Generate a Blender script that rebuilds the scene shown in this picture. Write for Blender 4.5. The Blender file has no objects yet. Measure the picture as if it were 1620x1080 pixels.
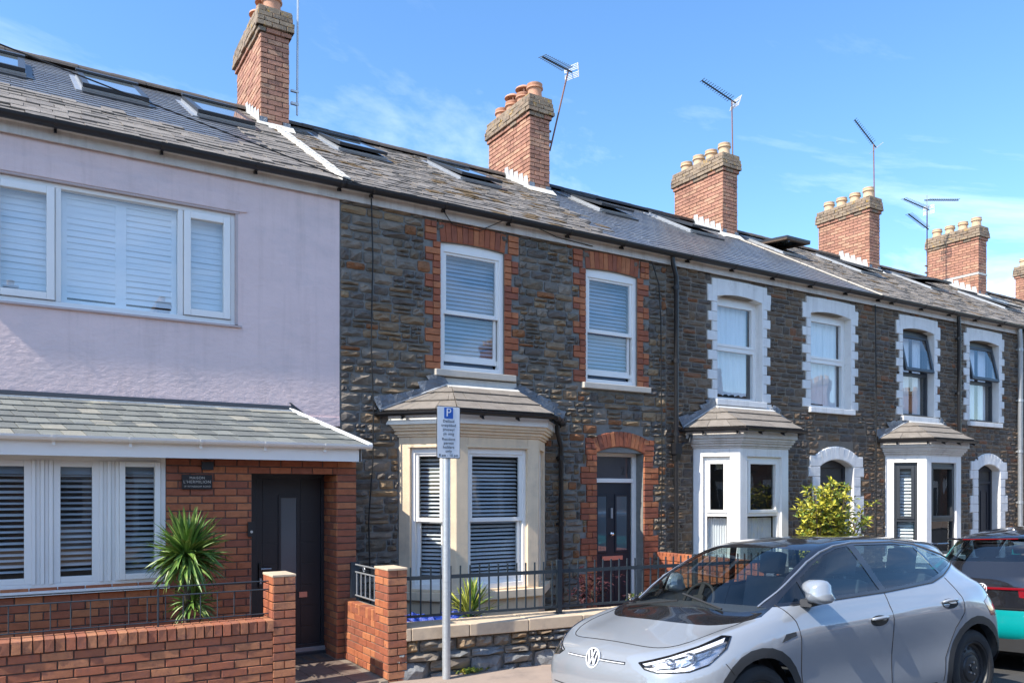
import bpy, bmesh, math, random
from mathutils import Matrix, Vector
R = math.radians
C = bpy.context.scene.collection
SC = bpy.context.scene
random.seed(7)

# ------------------------------------------------------------------ camera, sky, sun, exposure
PHI = math.atan(790/1269.0); HC = 1.85; DC = 9.0
cam = bpy.data.objects.new('camera', bpy.data.cameras.new('camera')); C.objects.link(cam)
cam.location = (0, -DC, HC); cam.rotation_euler = (R(90), 0, -PHI)
cam.data.sensor_width = 36; cam.data.lens = 36*1269/1620.0
cam.data.shift_y = 236/1620.0; cam.data.clip_end = 3000; cam.data.clip_start = .1
SC.camera = cam
AZ = R(5.4); EL = R(46)
LD = Vector((math.cos(AZ)*math.cos(EL), math.sin(AZ)*math.cos(EL), -math.sin(EL)))
sun = bpy.data.objects.new('sun', bpy.data.lights.new('sun', 'SUN')); C.objects.link(sun)
sun.data.energy = 3.6; sun.data.angle = R(.5); sun.data.color = (1, .93, .82)
sun.rotation_euler = LD.to_track_quat('-Z', 'Y').to_euler(); sun.location = (-10, -5, 20)
W = bpy.data.worlds.new('World'); SC.world = W; W.use_nodes = True
nt = W.node_tree; nt.nodes.clear()
def N(nt, t, **k):
    n = nt.nodes.new(t)
    for a, b in k.items():
        if a in n.inputs.keys() if isinstance(a, str) else False: n.inputs[a].default_value = b
        else: setattr(n, a, b)
    return n
sky = N(nt, 'ShaderNodeTexSky', sky_type='NISHITA', sun_disc=False)
sky.sun_elevation = EL; sky.sun_rotation = math.atan2(-LD.x, -LD.y) % (2*math.pi)
sky.air_density = 1.0; sky.dust_density = .25; sky.ozone_density = 3.2; sky.altitude = 30
tc = N(nt, 'ShaderNodeTexCoord'); sep = N(nt, 'ShaderNodeSeparateXYZ')
nt.links.new(tc.outputs['Generated'], sep.inputs[0])
# thin high cloud: noise on a plane overhead (direction / height)
mz = N(nt, 'ShaderNodeMath', operation='MAXIMUM'); nt.links.new(sep.outputs['Z'], mz.inputs[0]); mz.inputs[1].default_value = .04
mz2 = N(nt, 'ShaderNodeMath', operation='ADD'); nt.links.new(mz.outputs[0], mz2.inputs[0]); mz2.inputs[1].default_value = .12
vd = N(nt, 'ShaderNodeVectorMath', operation='DIVIDE'); nt.links.new(tc.outputs['Generated'], vd.inputs[0])
cmb = N(nt, 'ShaderNodeCombineXYZ')
for i in range(3): nt.links.new(mz2.outputs[0], cmb.inputs[i])
nt.links.new(cmb.outputs[0], vd.inputs[1])
mp = N(nt, 'ShaderNodeMapping'); mp.inputs['Scale'].default_value = (.55, .8, .5); mp.inputs['Rotation'].default_value = (0, 0, .5); mp.inputs['Location'].default_value = (1.9, .6, 0)
nt.links.new(vd.outputs[0], mp.inputs[0])
cn = N(nt, 'ShaderNodeTexNoise'); cn.inputs['Scale'].default_value = 1.3; cn.inputs['Detail'].default_value = 9; cn.inputs['Roughness'].default_value = .62; cn.inputs['Distortion'].default_value = .5
nt.links.new(mp.outputs[0], cn.inputs['Vector'])
cr = N(nt, 'ShaderNodeMapRange'); cr.inputs['From Min'].default_value = .46; cr.inputs['From Max'].default_value = .78; cr.inputs['To Max'].default_value = .85
nt.links.new(cn.outputs['Fac'], cr.inputs[0])
# more cloud towards the horizon
cz = N(nt, 'ShaderNodeMapRange'); cz.inputs['From Min'].default_value = .52; cz.inputs['From Max'].default_value = .12; cz.inputs['To Min'].default_value = .2; cz.inputs['To Max'].default_value = 1
nt.links.new(sep.outputs['Z'], cz.inputs[0])
cm = N(nt, 'ShaderNodeMath', operation='MULTIPLY'); nt.links.new(cr.outputs[0], cm.inputs[0]); nt.links.new(cz.outputs[0], cm.inputs[1])
hs = N(nt, 'ShaderNodeHueSaturation'); hs.inputs['Saturation'].default_value = 1.16
nt.links.new(sky.outputs[0], hs.inputs['Color'])
mx = N(nt, 'ShaderNodeMixRGB'); mx.inputs[2].default_value = (8.6, 9.0, 9.6, 1)
nt.links.new(cm.outputs[0], mx.inputs[0]); nt.links.new(hs.outputs[0], mx.inputs[1])
bg = N(nt, 'ShaderNodeBackground'); bg.inputs[1].default_value = .15
nt.links.new(mx.outputs[0], bg.inputs[0])
wo = N(nt, 'ShaderNodeOutputWorld'); nt.links.new(bg.outputs[0], wo.inputs[0])
SC.view_settings.view_transform = 'Standard'; SC.view_settings.look = 'None'
SC.view_settings.exposure = 1.13; SC.view_settings.gamma = 1; SC.view_settings.use_curve_mapping = False
SC.render.engine = 'CYCLES'
try:
    SC.cycles.max_bounces = 7; SC.cycles.transparent_max_bounces = 12; SC.cycles.caustics_reflective = False; SC.cycles.caustics_refractive = False
except Exception: pass

# ------------------------------------------------------------------ materials
MAT = {}
def lin(c): return tuple(c[:3])+(1,)
def mat(name, col, rough=.7, var=.12, vscale=6, bump=.2, bscale=60, metal=0, spec=.5, col2=None, c2scale=3, c2lo=.5, c2hi=.7,
        stretch=(1, 1, 1), coat=0, streak=0, cior=1.5, orand=.12, bdist=.01, bump2=0, b2scale=8):
    m = bpy.data.materials.new(name); m.use_nodes = True; t = m.node_tree; P = t.nodes['Principled BSDF']; L = t.links.new
    P.inputs['Roughness'].default_value = rough; P.inputs['Metallic'].default_value = metal
    P.inputs['Specular IOR Level'].default_value = spec; P.inputs['Coat Weight'].default_value = coat; P.inputs['Coat Roughness'].default_value = .02; P.inputs['Coat IOR'].default_value = cior
    co = N(t, 'ShaderNodeTexCoord'); geo = N(t, 'ShaderNodeNewGeometry'); mpn = N(t, 'ShaderNodeMapping'); mpn.inputs['Scale'].default_value = stretch
    L(geo.outputs['Position'], mpn.inputs[0])
    nz = N(t, 'ShaderNodeTexNoise'); nz.inputs['Scale'].default_value = vscale; nz.inputs['Detail'].default_value = 6; nz.inputs['Roughness'].default_value = .65
    L(mpn.outputs[0], nz.inputs['Vector'])
    oi = N(t, 'ShaderNodeObjectInfo')
    base = N(t, 'ShaderNodeRGB'); base.outputs[0].default_value = lin(col); cur = base.outputs[0]
    if col2 is not None:
        n2 = N(t, 'ShaderNodeTexNoise'); n2.inputs['Scale'].default_value = c2scale; n2.inputs['Detail'].default_value = 7; n2.inputs['Roughness'].default_value = .7
        L(mpn.outputs[0], n2.inputs['Vector'])
        mr = N(t, 'ShaderNodeMapRange'); mr.inputs['From Min'].default_value = c2lo; mr.inputs['From Max'].default_value = c2hi; L(n2.outputs['Fac'], mr.inputs[0])
        mxx = N(t, 'ShaderNodeMixRGB'); L(mr.outputs[0], mxx.inputs[0]); L(cur, mxx.inputs[1]); mxx.inputs[2].default_value = lin(col2); cur = mxx.outputs[0]
    if streak:
        sm = N(t, 'ShaderNodeMapping'); sm.inputs['Scale'].default_value = (7, 7, .45); L(geo.outputs['Position'], sm.inputs[0]); sn = N(t, 'ShaderNodeTexNoise'); sn.inputs['Scale'].default_value = 1; sn.inputs['Detail'].default_value = 6; sn.inputs['Roughness'].default_value = .7; L(sm.outputs[0], sn.inputs['Vector'])
        sr_ = N(t, 'ShaderNodeMapRange'); sr_.inputs['From Min'].default_value = .5; sr_.inputs['From Max'].default_value = .8; sr_.inputs['To Max'].default_value = streak; L(sn.outputs['Fac'], sr_.inputs[0])
        sx = N(t, 'ShaderNodeMixRGB', blend_type='MULTIPLY'); L(sr_.outputs[0], sx.inputs[0]); L(cur, sx.inputs[1]); sx.inputs[2].default_value = (.45, .42, .38, 1); cur = sx.outputs[0]
    # brightness factor = 1 + var*(noise-.5)*2 + orand*(random + island random - 1)
    a = N(t, 'ShaderNodeMath', operation='MULTIPLY_ADD'); L(nz.outputs['Fac'], a.inputs[0]); a.inputs[1].default_value = 4*var; a.inputs[2].default_value = 1-2*var-orand
    ra = N(t, 'ShaderNodeMath', operation='ADD'); L(oi.outputs['Random'], ra.inputs[0]); L(geo.outputs['Random Per Island'], ra.inputs[1])
    b = N(t, 'ShaderNodeMath', operation='MULTIPLY_ADD'); L(ra.outputs[0], b.inputs[0]); b.inputs[1].default_value = orand; L(a.outputs[0], b.inputs[2])
    vm = N(t, 'ShaderNodeVectorMath', operation='SCALE'); L(cur, vm.inputs[0]); L(b.outputs[0], vm.inputs['Scale'])
    L(vm.outputs[0], P.inputs['Base Color'])
    if bump:
        bn = N(t, 'ShaderNodeTexNoise'); bn.inputs['Scale'].default_value = bscale; bn.inputs['Detail'].default_value = 8; bn.inputs['Roughness'].default_value = .7
        L(mpn.outputs[0], bn.inputs['Vector'])
        bp = N(t, 'ShaderNodeBump'); bp.inputs['Strength'].default_value = bump; bp.inputs['Distance'].default_value = bdist; L(bn.outputs['Fac'], bp.inputs['Height'])
        if bump2:
            bn2 = N(t, 'ShaderNodeTexNoise'); bn2.inputs['Scale'].default_value = b2scale; bn2.inputs['Detail'].default_value = 3; L(mpn.outputs[0], bn2.inputs['Vector'])
            bp2 = N(t, 'ShaderNodeBump'); bp2.inputs['Strength'].default_value = bump2; bp2.inputs['Distance'].default_value = bdist*4; L(bn2.outputs['Fac'], bp2.inputs['Height'])
            L(bp2.outputs[0], bp.inputs['Normal'])
        L(bp.outputs[0], P.inputs['Normal'])
    MAT[name] = m; return m
def glass(name, tint=(.75, .8, .8), ior=1.75, rough=.0):
    m = bpy.data.materials.new(name); m.use_nodes = True; t = m.node_tree; t.nodes.clear(); L = t.links.new
    o = N(t, 'ShaderNodeOutputMaterial'); mixn = N(t, 'ShaderNodeMixShader'); tr = N(t, 'ShaderNodeBsdfTransparent'); tr.inputs[0].default_value = lin(tint)
    gl = N(t, 'ShaderNodeBsdfGlossy'); gl.inputs['Roughness'].default_value = rough; gl.inputs[0].default_value = (1, 1, 1, 1)
    fr = N(t, 'ShaderNodeFresnel'); geo = N(t, 'ShaderNodeNewGeometry')
    im = N(t, 'ShaderNodeMapRange'); im.inputs['To Min'].default_value = ior; im.inputs['To Max'].default_value = 1/ior; L(geo.outputs['Backfacing'], im.inputs[0]); L(im.outputs[0], fr.inputs[0]); nz = N(t, 'ShaderNodeTexNoise'); nz.inputs['Scale'].default_value = 2.2; nz.inputs['Detail'].default_value = 1
    bp = N(t, 'ShaderNodeBump'); bp.inputs['Strength'].default_value = .12; bp.inputs['Distance'].default_value = .01
    L(geo.outputs['Position'], nz.inputs['Vector']); L(nz.outputs['Fac'], bp.inputs['Height']); L(bp.outputs[0], gl.inputs['Normal'])
    L(fr.outputs[0], mixn.inputs[0]); L(tr.outputs[0], mixn.inputs[1]); L(gl.outputs[0], mixn.inputs[2]); L(mixn.outputs[0], o.inputs[0])
    MAT[name] = m; return m
# rubble (grey Pennant sandstone of the middle house)
for i, c in enumerate([(0.174, 0.15, 0.124), (0.128, 0.111, 0.097), (0.22, 0.183, 0.144), (0.232, 0.16, 0.097), (0.162, 0.13, 0.094), (0.267, 0.116, 0.05), (0.29, 0.198, 0.112)]):
    mat('rubble_grey_%d' % i, c, .85, .22, 9, .55, 30, bdist=.010, col2=tuple(v*.62 for v in c), c2scale=7, orand=.16, bump2=.3, b2scale=9, stretch=(1, 1, 1.6))
for i, c in enumerate([(0.137, 0.099, 0.07), (0.094, 0.074, 0.057), (0.173, 0.124, 0.084), (0.179, 0.119, 0.071), (0.21, 0.096, 0.048), (0.11, 0.091, 0.078)]):
    mat('rubble_brown_%d' % i, c, .85, .2, 9, .8, 26, bdist=.012, col2=tuple(v*.6 for v in c), c2scale=7, orand=.14, stretch=(1, 1, 1.6))
mat('mortar_grey', (.22, .215, .20), .9, .2, 12, .5, 70)
mat('mortar_brown', (.22, .185, .145), .9, .18, 12, .5, 70)
mat('mortar_dark', (.13, .10, .085), .9, .2, 12, .4, 70)
for i, c in enumerate([(0.384, 0.12, 0.051), (0.318, 0.095, 0.046), (0.443, 0.158, 0.067), (0.279, 0.089, 0.049)]):
    mat('brick_red_%d' % i, c, .8, .16, 14, .5, 90, col2=tuple(v*.72 for v in c), c2scale=9, orand=.08)
for i, c in enumerate([(0.379, 0.149, 0.073), (0.305, 0.113, 0.06), (0.442, 0.19, 0.093), (0.348, 0.119, 0.062)]):
    mat('brick_wall_%d' % i, c, .8, .2, 16, .7, 110, col2=(.23, .095, .07), c2scale=14, orand=.1)
for i, c in enumerate([(.43, .215, .14), (.35, .17, .115), (.46, .255, .165), (.39, .19, .13)]):
    mat('brick_stack_%d' % i, c, .85, .16, 14, .4, 80, orand=.1, col2=tuple(v*.6 for v in c), c2scale=5)
mat('brick_sooty', (.27, .19, .13), .9, .35, 10, .8, 60, col2=(.17, .14, .11), c2scale=7, c2lo=.45, c2hi=.6, orand=.2)
mat('lichen_cap', (.27, .205, .145), .9, .3, 10, .8, 40, col2=(.42, .25, .05), c2scale=7, c2lo=.56, c2hi=.66)
mat('pink_render', (.78, .61, .585), .85, .06, 2, .5, 45, bdist=.006, stretch=(1, 1, 1.8), bump2=.3, b2scale=13, orand=0, col2=(.64, .53, .525), c2scale=1.6, c2lo=.5, c2hi=.8, streak=.28)
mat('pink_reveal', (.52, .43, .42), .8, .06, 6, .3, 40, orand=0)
mat('upvc', (.86, .84, .80), .32, .03, 3, 0, orand=.02)
mat('white_paint', (.80, .785, .765), .6, .05, 5, .25, 60, orand=.03, col2=(.68, .66, .63), c2scale=2.5, c2lo=.55, c2hi=.8, streak=.4)
mat('white_block', (.77, .76, .74), .65, .08, 5, .5, 40, orand=.06, col2=(.54, .53, .50), c2scale=5, c2lo=.56, c2hi=.8, streak=.5)
mat('fascia_white', (.62, .58, .54), .6, .08, 5, .2, 40, orand=.03, col2=(.45, .41, .37), c2scale=2.2, c2lo=.55, c2hi=.8, streak=.6)
mat('cream_stone', (.74, .58, .40), .8, .07, 5, .35, 70, orand=.06, col2=(.54, .44, .33), c2scale=3, c2lo=.5, c2hi=.8, streak=.3)
mat('coping_stone', (.60, .47, .33), .8, .1, 8, .4, 90, orand=.08, col2=(.48, .38, .28), c2scale=6)
mat('sill_stone', (.50, .46, .40), .8, .1, 8, .4, 80, orand=.05)
for i, c in enumerate([(.195, .170, .145), (.175, .154, .134), (.215, .188, .160), (.158, .139, .122)]):
    mat('slate_old_%d' % i, c, .8, .25, 8, .8, 45, bdist=.012, col2=(.30, .27, .22), c2scale=5, c2lo=.6, c2hi=.8, orand=.12)
mat('slate_moss', (.12, .075, .03), .95, .3, 12, .9, 50, bdist=.02)
for i, c in enumerate([(0.142, 0.145, 0.152), (0.121, 0.125, 0.139), (0.162, 0.165, 0.172)]):
    mat('slate_new_%d' % i, c, .33, .06, 6, .25, 30, orand=.06, spec=.75)
for i, c in enumerate([(.170, .178, .165), (.200, .208, .190), (.150, .158, .150), (.265, .255, .215)]):
    mat('slate_green_%d' % i, c, .6, .12, 8, .5, 40, col2=(.36, .35, .27), c2scale=5, c2lo=.58, c2hi=.8, orand=.1)
mat('ridge_tile', (.09, .075, .065), .85, .25, 8, .6, 40)
mat('lead', (.15, .17, .20), .38, .25, 7, .8, 14, metal=.45, bdist=.04, orand=.2, col2=(.32, .34, .36), c2scale=5, c2lo=.5, c2hi=.75)
mat('lead_pale', (.48, .49, .49), .6, .12, 9, .5, 20, bdist=.02)
mat('cement', (.58, .56, .51), .9, .15, 10, .6, 60)
mat('black_plastic', (.014, .014, .016), .38, .1, 5, .05, 30, orand=.05)
mat('navy_paint', (.012, .016, .026), .5, .05, 5, .04, 30, orand=0)
mat('door_black', (.022, .022, .027), .42, .08, 8, .12, 120, orand=0, stretch=(1, 1, .2))
mat('anthracite', (.035, .04, .048), .4, .05, 5, 0, orand=0)
mat('rail_black', (.028, .04, .052), .4, .08, 10, .1, 60, orand=.03)
mat('grey_steel', (.42, .44, .46), .45, .12, 15, .1, 60, metal=.6, orand=.02)
mat('galvanised', (.50, .53, .55), .42, .12, 20, .15, 40, metal=.55, orand=0)
mat('terracotta', (.52, .27, .17), .75, .12, 8, .3, 40, orand=.12)
mat('buff_clay', (.62, .44, .28), .7, .1, 8, .3, 40, orand=.08)
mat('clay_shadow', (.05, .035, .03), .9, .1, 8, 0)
mat('blind_white', (.80, .82, .84), .6, .03, 3, 0, orand=.03)
mat('blind_grey', (.25, .35, .47), .6, .04, 3, 0, orand=.04)
mat('shutter', (.84, .88, .90), .5, .02, 3, 0, orand=.02)
mat('net_curtain', (.86, .86, .86), .9, .1, 8, .3, 80, orand=0, stretch=(3, 1, .3))
mat('room_dark', (.016, .016, .018), .8, .3, 1.5, 0, orand=0)
mat('room_mid', (.06, .058, .055), .8, .3, 2, 0, orand=0)
mat('plaque', (.018, .018, .02), .3, .1, 5, 0, orand=0)
mat('letter_silver', (.55, .52, .47), .45, .05, 5, 0, metal=.3, orand=0)
mat('sign_white', (.78, .79, .80), .45, .03, 5, 0, orand=0)
mat('sign_black', (.015, .015, .017), .5, .03, 5, 0, orand=0)
mat('sign_blue', (.02, .12, .47), .45, .03, 5, 0, orand=0)
mat('chrome', (.75, .76, .78), .12, .02, 5, 0, metal=1, orand=0)
mat('copper_slot', (.55, .33, .28), .35, .02, 5, 0, metal=.7, orand=0)
mat('asphalt', (.055, .055, .056), .9, .25, 2.2, .7, 140, orand=0, col2=(.075, .073, .07), c2scale=.7)
mat('pavement', (.33, .255, .205), .9, .12, 3, .5, 160, orand=.05, col2=(.23, .185, .155), c2scale=2.2)
mat('kerb', (.30, .28, .26), .85, .15, 5, .4, 80)
mat('path_tile', (.17, .13, .105), .6, .15, 6, .3, 60, orand=.12)
mat('forecourt', (.20, .19, .17), .95, .3, 14, .9, 60)
mat('ground_far', (.12, .12, .10), .95, .2, .5, .2, 10, orand=0)
mat('tarp', (.008, .04, .30), .3, .2, 12, .6, 12, bdist=.04, orand=0)
mat('leaf_cordyline', (.10, .19, .035), .45, .25, 9, .1, 40, orand=.25, col2=(.30, .36, .08), c2scale=7)
mat('leaf_yellow', (.50, .50, .09), .5, .2, 9, .1, 40, orand=.15, col2=(.16, .22, .04), c2scale=14, c2lo=.5, c2hi=.6)
mat('leaf_bush', (.13, .19, .03), .45, .3, 9, .1, 40, orand=.3)
mat('leaf_bush_lime', (.46, .42, .05), .5, .3, 9, .1, 40, orand=.25)
mat('leaf_red', (.05, .008, .012), .6, .3, 9, .1, 40, orand=.25)
mat('petal', (.70, .66, .64), .6, .1, 9, 0, orand=.1)
mat('bark', (.10, .07, .05), .9, .25, 20, .7, 50)
mat('pot', (.03, .03, .035), .5, .1, 9, .1, 30)
mat('wire_rust', (.20, .11, .09), .7, .2, 20, .1, 40, metal=.3)
mat('wire_black', (.01, .01, .01), .6, .05, 5, 0)
mat('car_grey', (.262, .285, .315), .28, .01, 2, 0, coat=1, cior=2.05, orand=0, spec=.5)
mat('car_turquoise', (.0, .30, .30), .34, .01, 2, 0, coat=1, cior=2.0, orand=0)
mat('car_black', (.012, .012, .014), .14, .02, 2, 0, coat=1, orand=0)
mat('car_trim', (.028, .029, .031), .55, .05, 20, .05, 200, orand=0)
mat('car_gap', (.01, .01, .011), .7, .02, 2, 0, orand=0)
mat('car_silver', (.50, .50, .50), .3, .02, 2, 0, metal=.8, orand=0)
mat('car_interior', (.035, .037, .042), .75, .1, 8, .1, 60, orand=0)
mat('car_seat', (.10, .11, .13), .8, .1, 8, .2, 60, orand=0)
mat('tyre', (.022, .022, .023), .75, .15, 20, .3, 90, orand=0)
mat('wheel_steel', (.022, .024, .027), .42, .08, 8, .05, 30, orand=0)
mat('lamp_reflector', (.62, .64, .67), .12, .1, 20, .6, 25, metal=1, bdist=.02, orand=0)
mat('lamp_housing', (.50, .51, .53), .25, .3, 30, .5, 30, metal=.8, orand=0)
mat('lamp_white', (.85, .86, .88), .2, .02, 5, 0, orand=0)
mat('tail_red', (.20, .005, .010), .12, .1, 8, .1, 40, coat=1, orand=0)
mat('far_render', (.42, .40, .37), .85, .1, 3, .2, 30)
mat('far_roof', (.11, .10, .095), .7, .2, 5, .4, 20)
glass('glass_house', (.92, .95, .97), 2.1)
glass('glass_bay', (.80, .83, .84), 1.6)
glass('glass_car', (.40, .50, .52), 1.8)
glass('glass_screen', (.86, .91, .89), 1.5)
glass('glass_lamp', (.97, .97, .98), 1.4)
def brick_tex(name, c1, c2, mortar, bw, bh, scale=1, msize=.012):
    m = bpy.data.materials.new(name); m.use_nodes = True; t = m.node_tree; P = t.nodes['Principled BSDF']; L = t.links.new
    P.inputs['Roughness'].default_value = .85
    geo = N(t, 'ShaderNodeNewGeometry'); s = N(t, 'ShaderNodeSeparateXYZ'); L(geo.outputs['Position'], s.inputs[0])
    ad = N(t, 'ShaderNodeMath', operation='ADD'); L(s.outputs[0], ad.inputs[0]); L(s.outputs[1], ad.inputs[1])
    cb = N(t, 'ShaderNodeCombineXYZ'); L(ad.outputs[0], cb.inputs[0]); L(s.outputs[2], cb.inputs[1])
    b = N(t, 'ShaderNodeTexBrick'); L(cb.outputs[0], b.inputs['Vector']); b.inputs['Scale'].default_value = 1
    b.inputs['Brick Width'].default_value = bw; b.inputs['Row Height'].default_value = bh; b.inputs['Mortar Size'].default_value = msize
    b.inputs['Color1'].default_value = lin(c1); b.inputs['Color2'].default_value = lin(c2); b.inputs['Mortar'].default_value = lin(mortar)
    L(b.outputs['Color'], P.inputs['Base Color'])
    bp = N(t, 'ShaderNodeBump'); bp.inputs['Distance'].default_value = .01; bp.invert = True; L(b.outputs['Fac'], bp.inputs['Height']); L(bp.outputs[0], P.inputs['Normal'])
    MAT[name] = m
mat('frosted', (.10, .12, .14), .25, .05, 3, 0, orand=0, spec=.8)
mat('glass_dark', (.06, .065, .075), .12, .05, 3, 0, orand=0, spec=.8)
brick_tex('far_brick', (.30, .12, .07), (.22, .09, .06), (.3, .27, .22), .225, .075)
brick_tex('far_rubble', (.10, .085, .07), (.16, .12, .09), (.17, .14, .11), .3, .12, msize=.015)

# ------------------------------------------------------------------ mesh helpers
WM = {}
def attach(o, parent, M):
    C.objects.link(o); o.matrix_basis = M; WM[o.name] = M.copy()
    if parent is not None:
        o.parent = parent; o.matrix_parent_inverse = WM[parent.name].inverted()
    return o
def thing(name, label, cat, loc, group=None, rz=0):
    o = bpy.data.objects.new(name, None); o.empty_display_size = .3
    attach(o, None, Matrix.Translation(loc) @ Matrix.Rotation(rz, 4, 'Z')); tag(o, label, cat, group); return o
def tag(o, label, cat, group=None):
    o['label'] = label; o['category'] = cat
    if group: o['group'] = group
    return o
def struct(o): o['kind'] = 'structure'; return o
class MB:
    def __init__(s, T=None): s.v = []; s.f = []; s.m = []; s.mats = []; s.T = T
    def mi(s, m):
        if m not in s.mats: s.mats.append(m)
        return s.mats.index(m)
    def add(s, vs, fs, m, M=None):
        n = len(s.v); k = s.mi(m)
        for p in vs:
            p = Vector(p)
            if M is not None: p = M @ p
            if s.T is not None: p = s.T @ p
            s.v.append(p)
        for f in fs: s.f.append([n+i for i in f]); s.m.append(k)
        return s
    def box(s, a, b, m, M=None):
        x0, y0, z0 = a; x1, y1, z1 = b
        vs = [(x0, y0, z0), (x1, y0, z0), (x1, y1, z0), (x0, y1, z0), (x0, y0, z1), (x1, y0, z1), (x1, y1, z1), (x0, y1, z1)]
        return s.add(vs, [(0, 3, 2, 1), (4, 5, 6, 7), (0, 1, 5, 4), (1, 2, 6, 5), (2, 3, 7, 6), (3, 0, 4, 7)], m, M)
    def prism(s, poly, y0, y1, m, M=None):      # polygon in x,z (counter-clockwise seen from -y), extruded along y
        n = len(poly); vs = [(p[0], y0, p[1]) for p in poly]+[(p[0], y1, p[1]) for p in poly]
        return s.add(vs, [tuple(range(n)), tuple(range(2*n-1, n-1, -1))]+[((i+1) % n, i, n+i, n+(i+1) % n) for i in range(n)], m, M)
    def extr(s, poly, z0, z1, m, M=None):       # polygon in x,y extruded along z
        n = len(poly); vs = [(p[0], p[1], z0) for p in poly]+[(p[0], p[1], z1) for p in poly]
        return s.add(vs, [tuple(range(n-1, -1, -1)), tuple(range(n, 2*n))]+[(i, (i+1) % n, n+(i+1) % n, n+i) for i in range(n)], m, M)
    def strip(s, poly, x0, x1, m, M=None):      # polygon in y,z extruded along x
        n = len(poly); vs = [(x0, p[0], p[1]) for p in poly]+[(x1, p[0], p[1]) for p in poly]
        return s.add(vs, [tuple(range(n)), tuple(range(2*n-1, n-1, -1))]+[((i+1) % n, i, n+i, n+(i+1) % n) for i in range(n)], m, M)
    def tube(s, pts, r, m, n=8, caps=True, M=None):
        pts = [Vector(p) for p in pts]; vs = []; fs = []
        rs = r if isinstance(r, (list, tuple)) else [r]*len(pts)
        for i, p in enumerate(pts):
            d = (pts[min(i+1, len(pts)-1)]-pts[max(i-1, 0)]).normalized()
            a = d.orthogonal().normalized() if i == 0 else (pa-d*pa.dot(d)).normalized()
            pa = a; b = d.cross(a)
            for k in range(n):
                t = 2*math.pi*k/n; vs.append(p+(a*math.cos(t)+b*math.sin(t))*rs[i])
        for i in range(len(pts)-1):
            for k in range(n): fs.append((i*n+k, i*n+(k+1) % n, (i+1)*n+(k+1) % n, (i+1)*n+k))
        if caps: fs.append(tuple(range(n-1, -1, -1))); fs.append(tuple((len(pts)-1)*n+k for k in range(n)))
        return s.add(vs, fs, m, M)
    def lathe(s, prof, m, n=16, M=None):        # profile (r,z) about the z axis
        vs = []; fs = []
        for r, z in prof:
            for k in range(n): t = 2*math.pi*k/n; vs.append((r*math.cos(t), r*math.sin(t), z))
        for i in range(len(prof)-1):
            for k in range(n): fs.append((i*n+k, i*n+(k+1) % n, (i+1)*n+(k+1) % n, (i+1)*n+k))
        return s.add(vs, fs, m, M)
    def build(s, name, parent=None, smooth=False, bevel=0, label=None):
        if not s.v: return None
        lo = Vector([min(v[i] for v in s.v) for i in range(3)]); hi = Vector([max(v[i] for v in s.v) for i in range(3)])
        c = (lo+hi)/2; c.z = lo.z
        me = bpy.data.meshes.new(name); me.from_pydata([v-c for v in s.v], [], s.f); me.update()
        for m in s.mats: me.materials.append(MAT[m])
        if len(s.mats) > 1: me.polygons.foreach_set('material_index', s.m)
        if smooth: me.polygons.foreach_set('use_smooth', [True]*len(s.f))
        o = bpy.data.objects.new(name, me); attach(o, parent, Matrix.Translation(c))
        if smooth == 'auto':
            try: me.set_sharp_from_angle(angle=R(35))
            except Exception: pass
        if bevel:
            b = o.modifiers.new('bevel', 'BEVEL'); b.width = bevel; b.segments = 2; b.limit_method = 'ANGLE'
        if label: o['label'] = label
        return o
def cpos(p):   # image position and depth of a world point (for choosing which pieces show largest)
    x, y, z = p[0], p[1]+DC, p[2]-HC
    dep = x*math.sin(PHI)+y*math.cos(PHI); u = x*math.cos(PHI)-y*math.sin(PHI)
    return 810+1269*u/max(dep, .1), 776-1269*z/max(dep, .1), dep
# unit pieces: x in -.5...5, z in -.5...5, y from 0 (back) to -1 (face)
def unit_brick(rng, ch=.035, wob=.02):
    c = ch; a = .5
    o = [(-a, -a), (a, -a), (a, a), (-a, a)]
    cx, cz = c*.55, c*1.6
    i = [(-a+cx, -a+cz), (a-cx, -a+cz), (a-cx, a-cz), (-a+cx, a-cz)]
    vs = [(x, 0, z) for x, z in o]+[(x, -1+.06, z) for x, z in o]+[(x, -1+rng.uniform(-.01, wob), z) for x, z in i]
    fs = [(0, 1, 5, 4), (1, 2, 6, 5), (2, 3, 7, 6), (3, 0, 4, 7), (4, 5, 9, 8), (5, 6, 10, 9), (6, 7, 11, 10), (7, 4, 8, 11), (8, 9, 10, 11)]
    return vs, fs
def unit_stone(rng, rough=.35):
    nx, nz = 5, 4; vs = []; fs = []
    for j in range(nz):
        for i in range(nx):
            x = -.5+i/(nx-1); z = -.5+j/(nz-1)
            edge = (i in (0, nx-1)) or (j in (0, nz-1)); corner = (i in (0, nx-1)) and (j in (0, nz-1))
            if corner: x *= rng.uniform(.88, .97); z *= rng.uniform(.8, .95)
            elif edge:
                x *= rng.uniform(.96, 1.0) if i in (0, nx-1) else 1; z *= rng.uniform(.92, 1.0) if j in (0, nz-1) else 1
            else: x += rng.uniform(-.07, .07); z += rng.uniform(-.1, .1)
            y = -rng.uniform(.35, .6) if edge else -rng.uniform(1-rough, 1.1)
            vs.append((x, y, z))
    n = len(vs)
    for j in range(nz-1):
        for i in range(nx-1):
            a = j*nx+i; fs.append((a, a+1, a+nx+1, a+nx))
    ring = [i for i in range(nx)]+[nx-1+j*nx for j in range(1, nz)]+[(nz-1)*nx+i for i in range(nx-2, -1, -1)]+[j*nx for j in range(nz-2, 0, -1)]
    base = len(vs)
    for k in ring: vs.append((vs[k][0], 0, vs[k][2]))
    L_ = len(ring)
    for k in range(L_): fs.append((ring[(k+1) % L_], ring[k], base+k, base+(k+1) % L_))
    return vs, fs
_r = random.Random(3)
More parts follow.
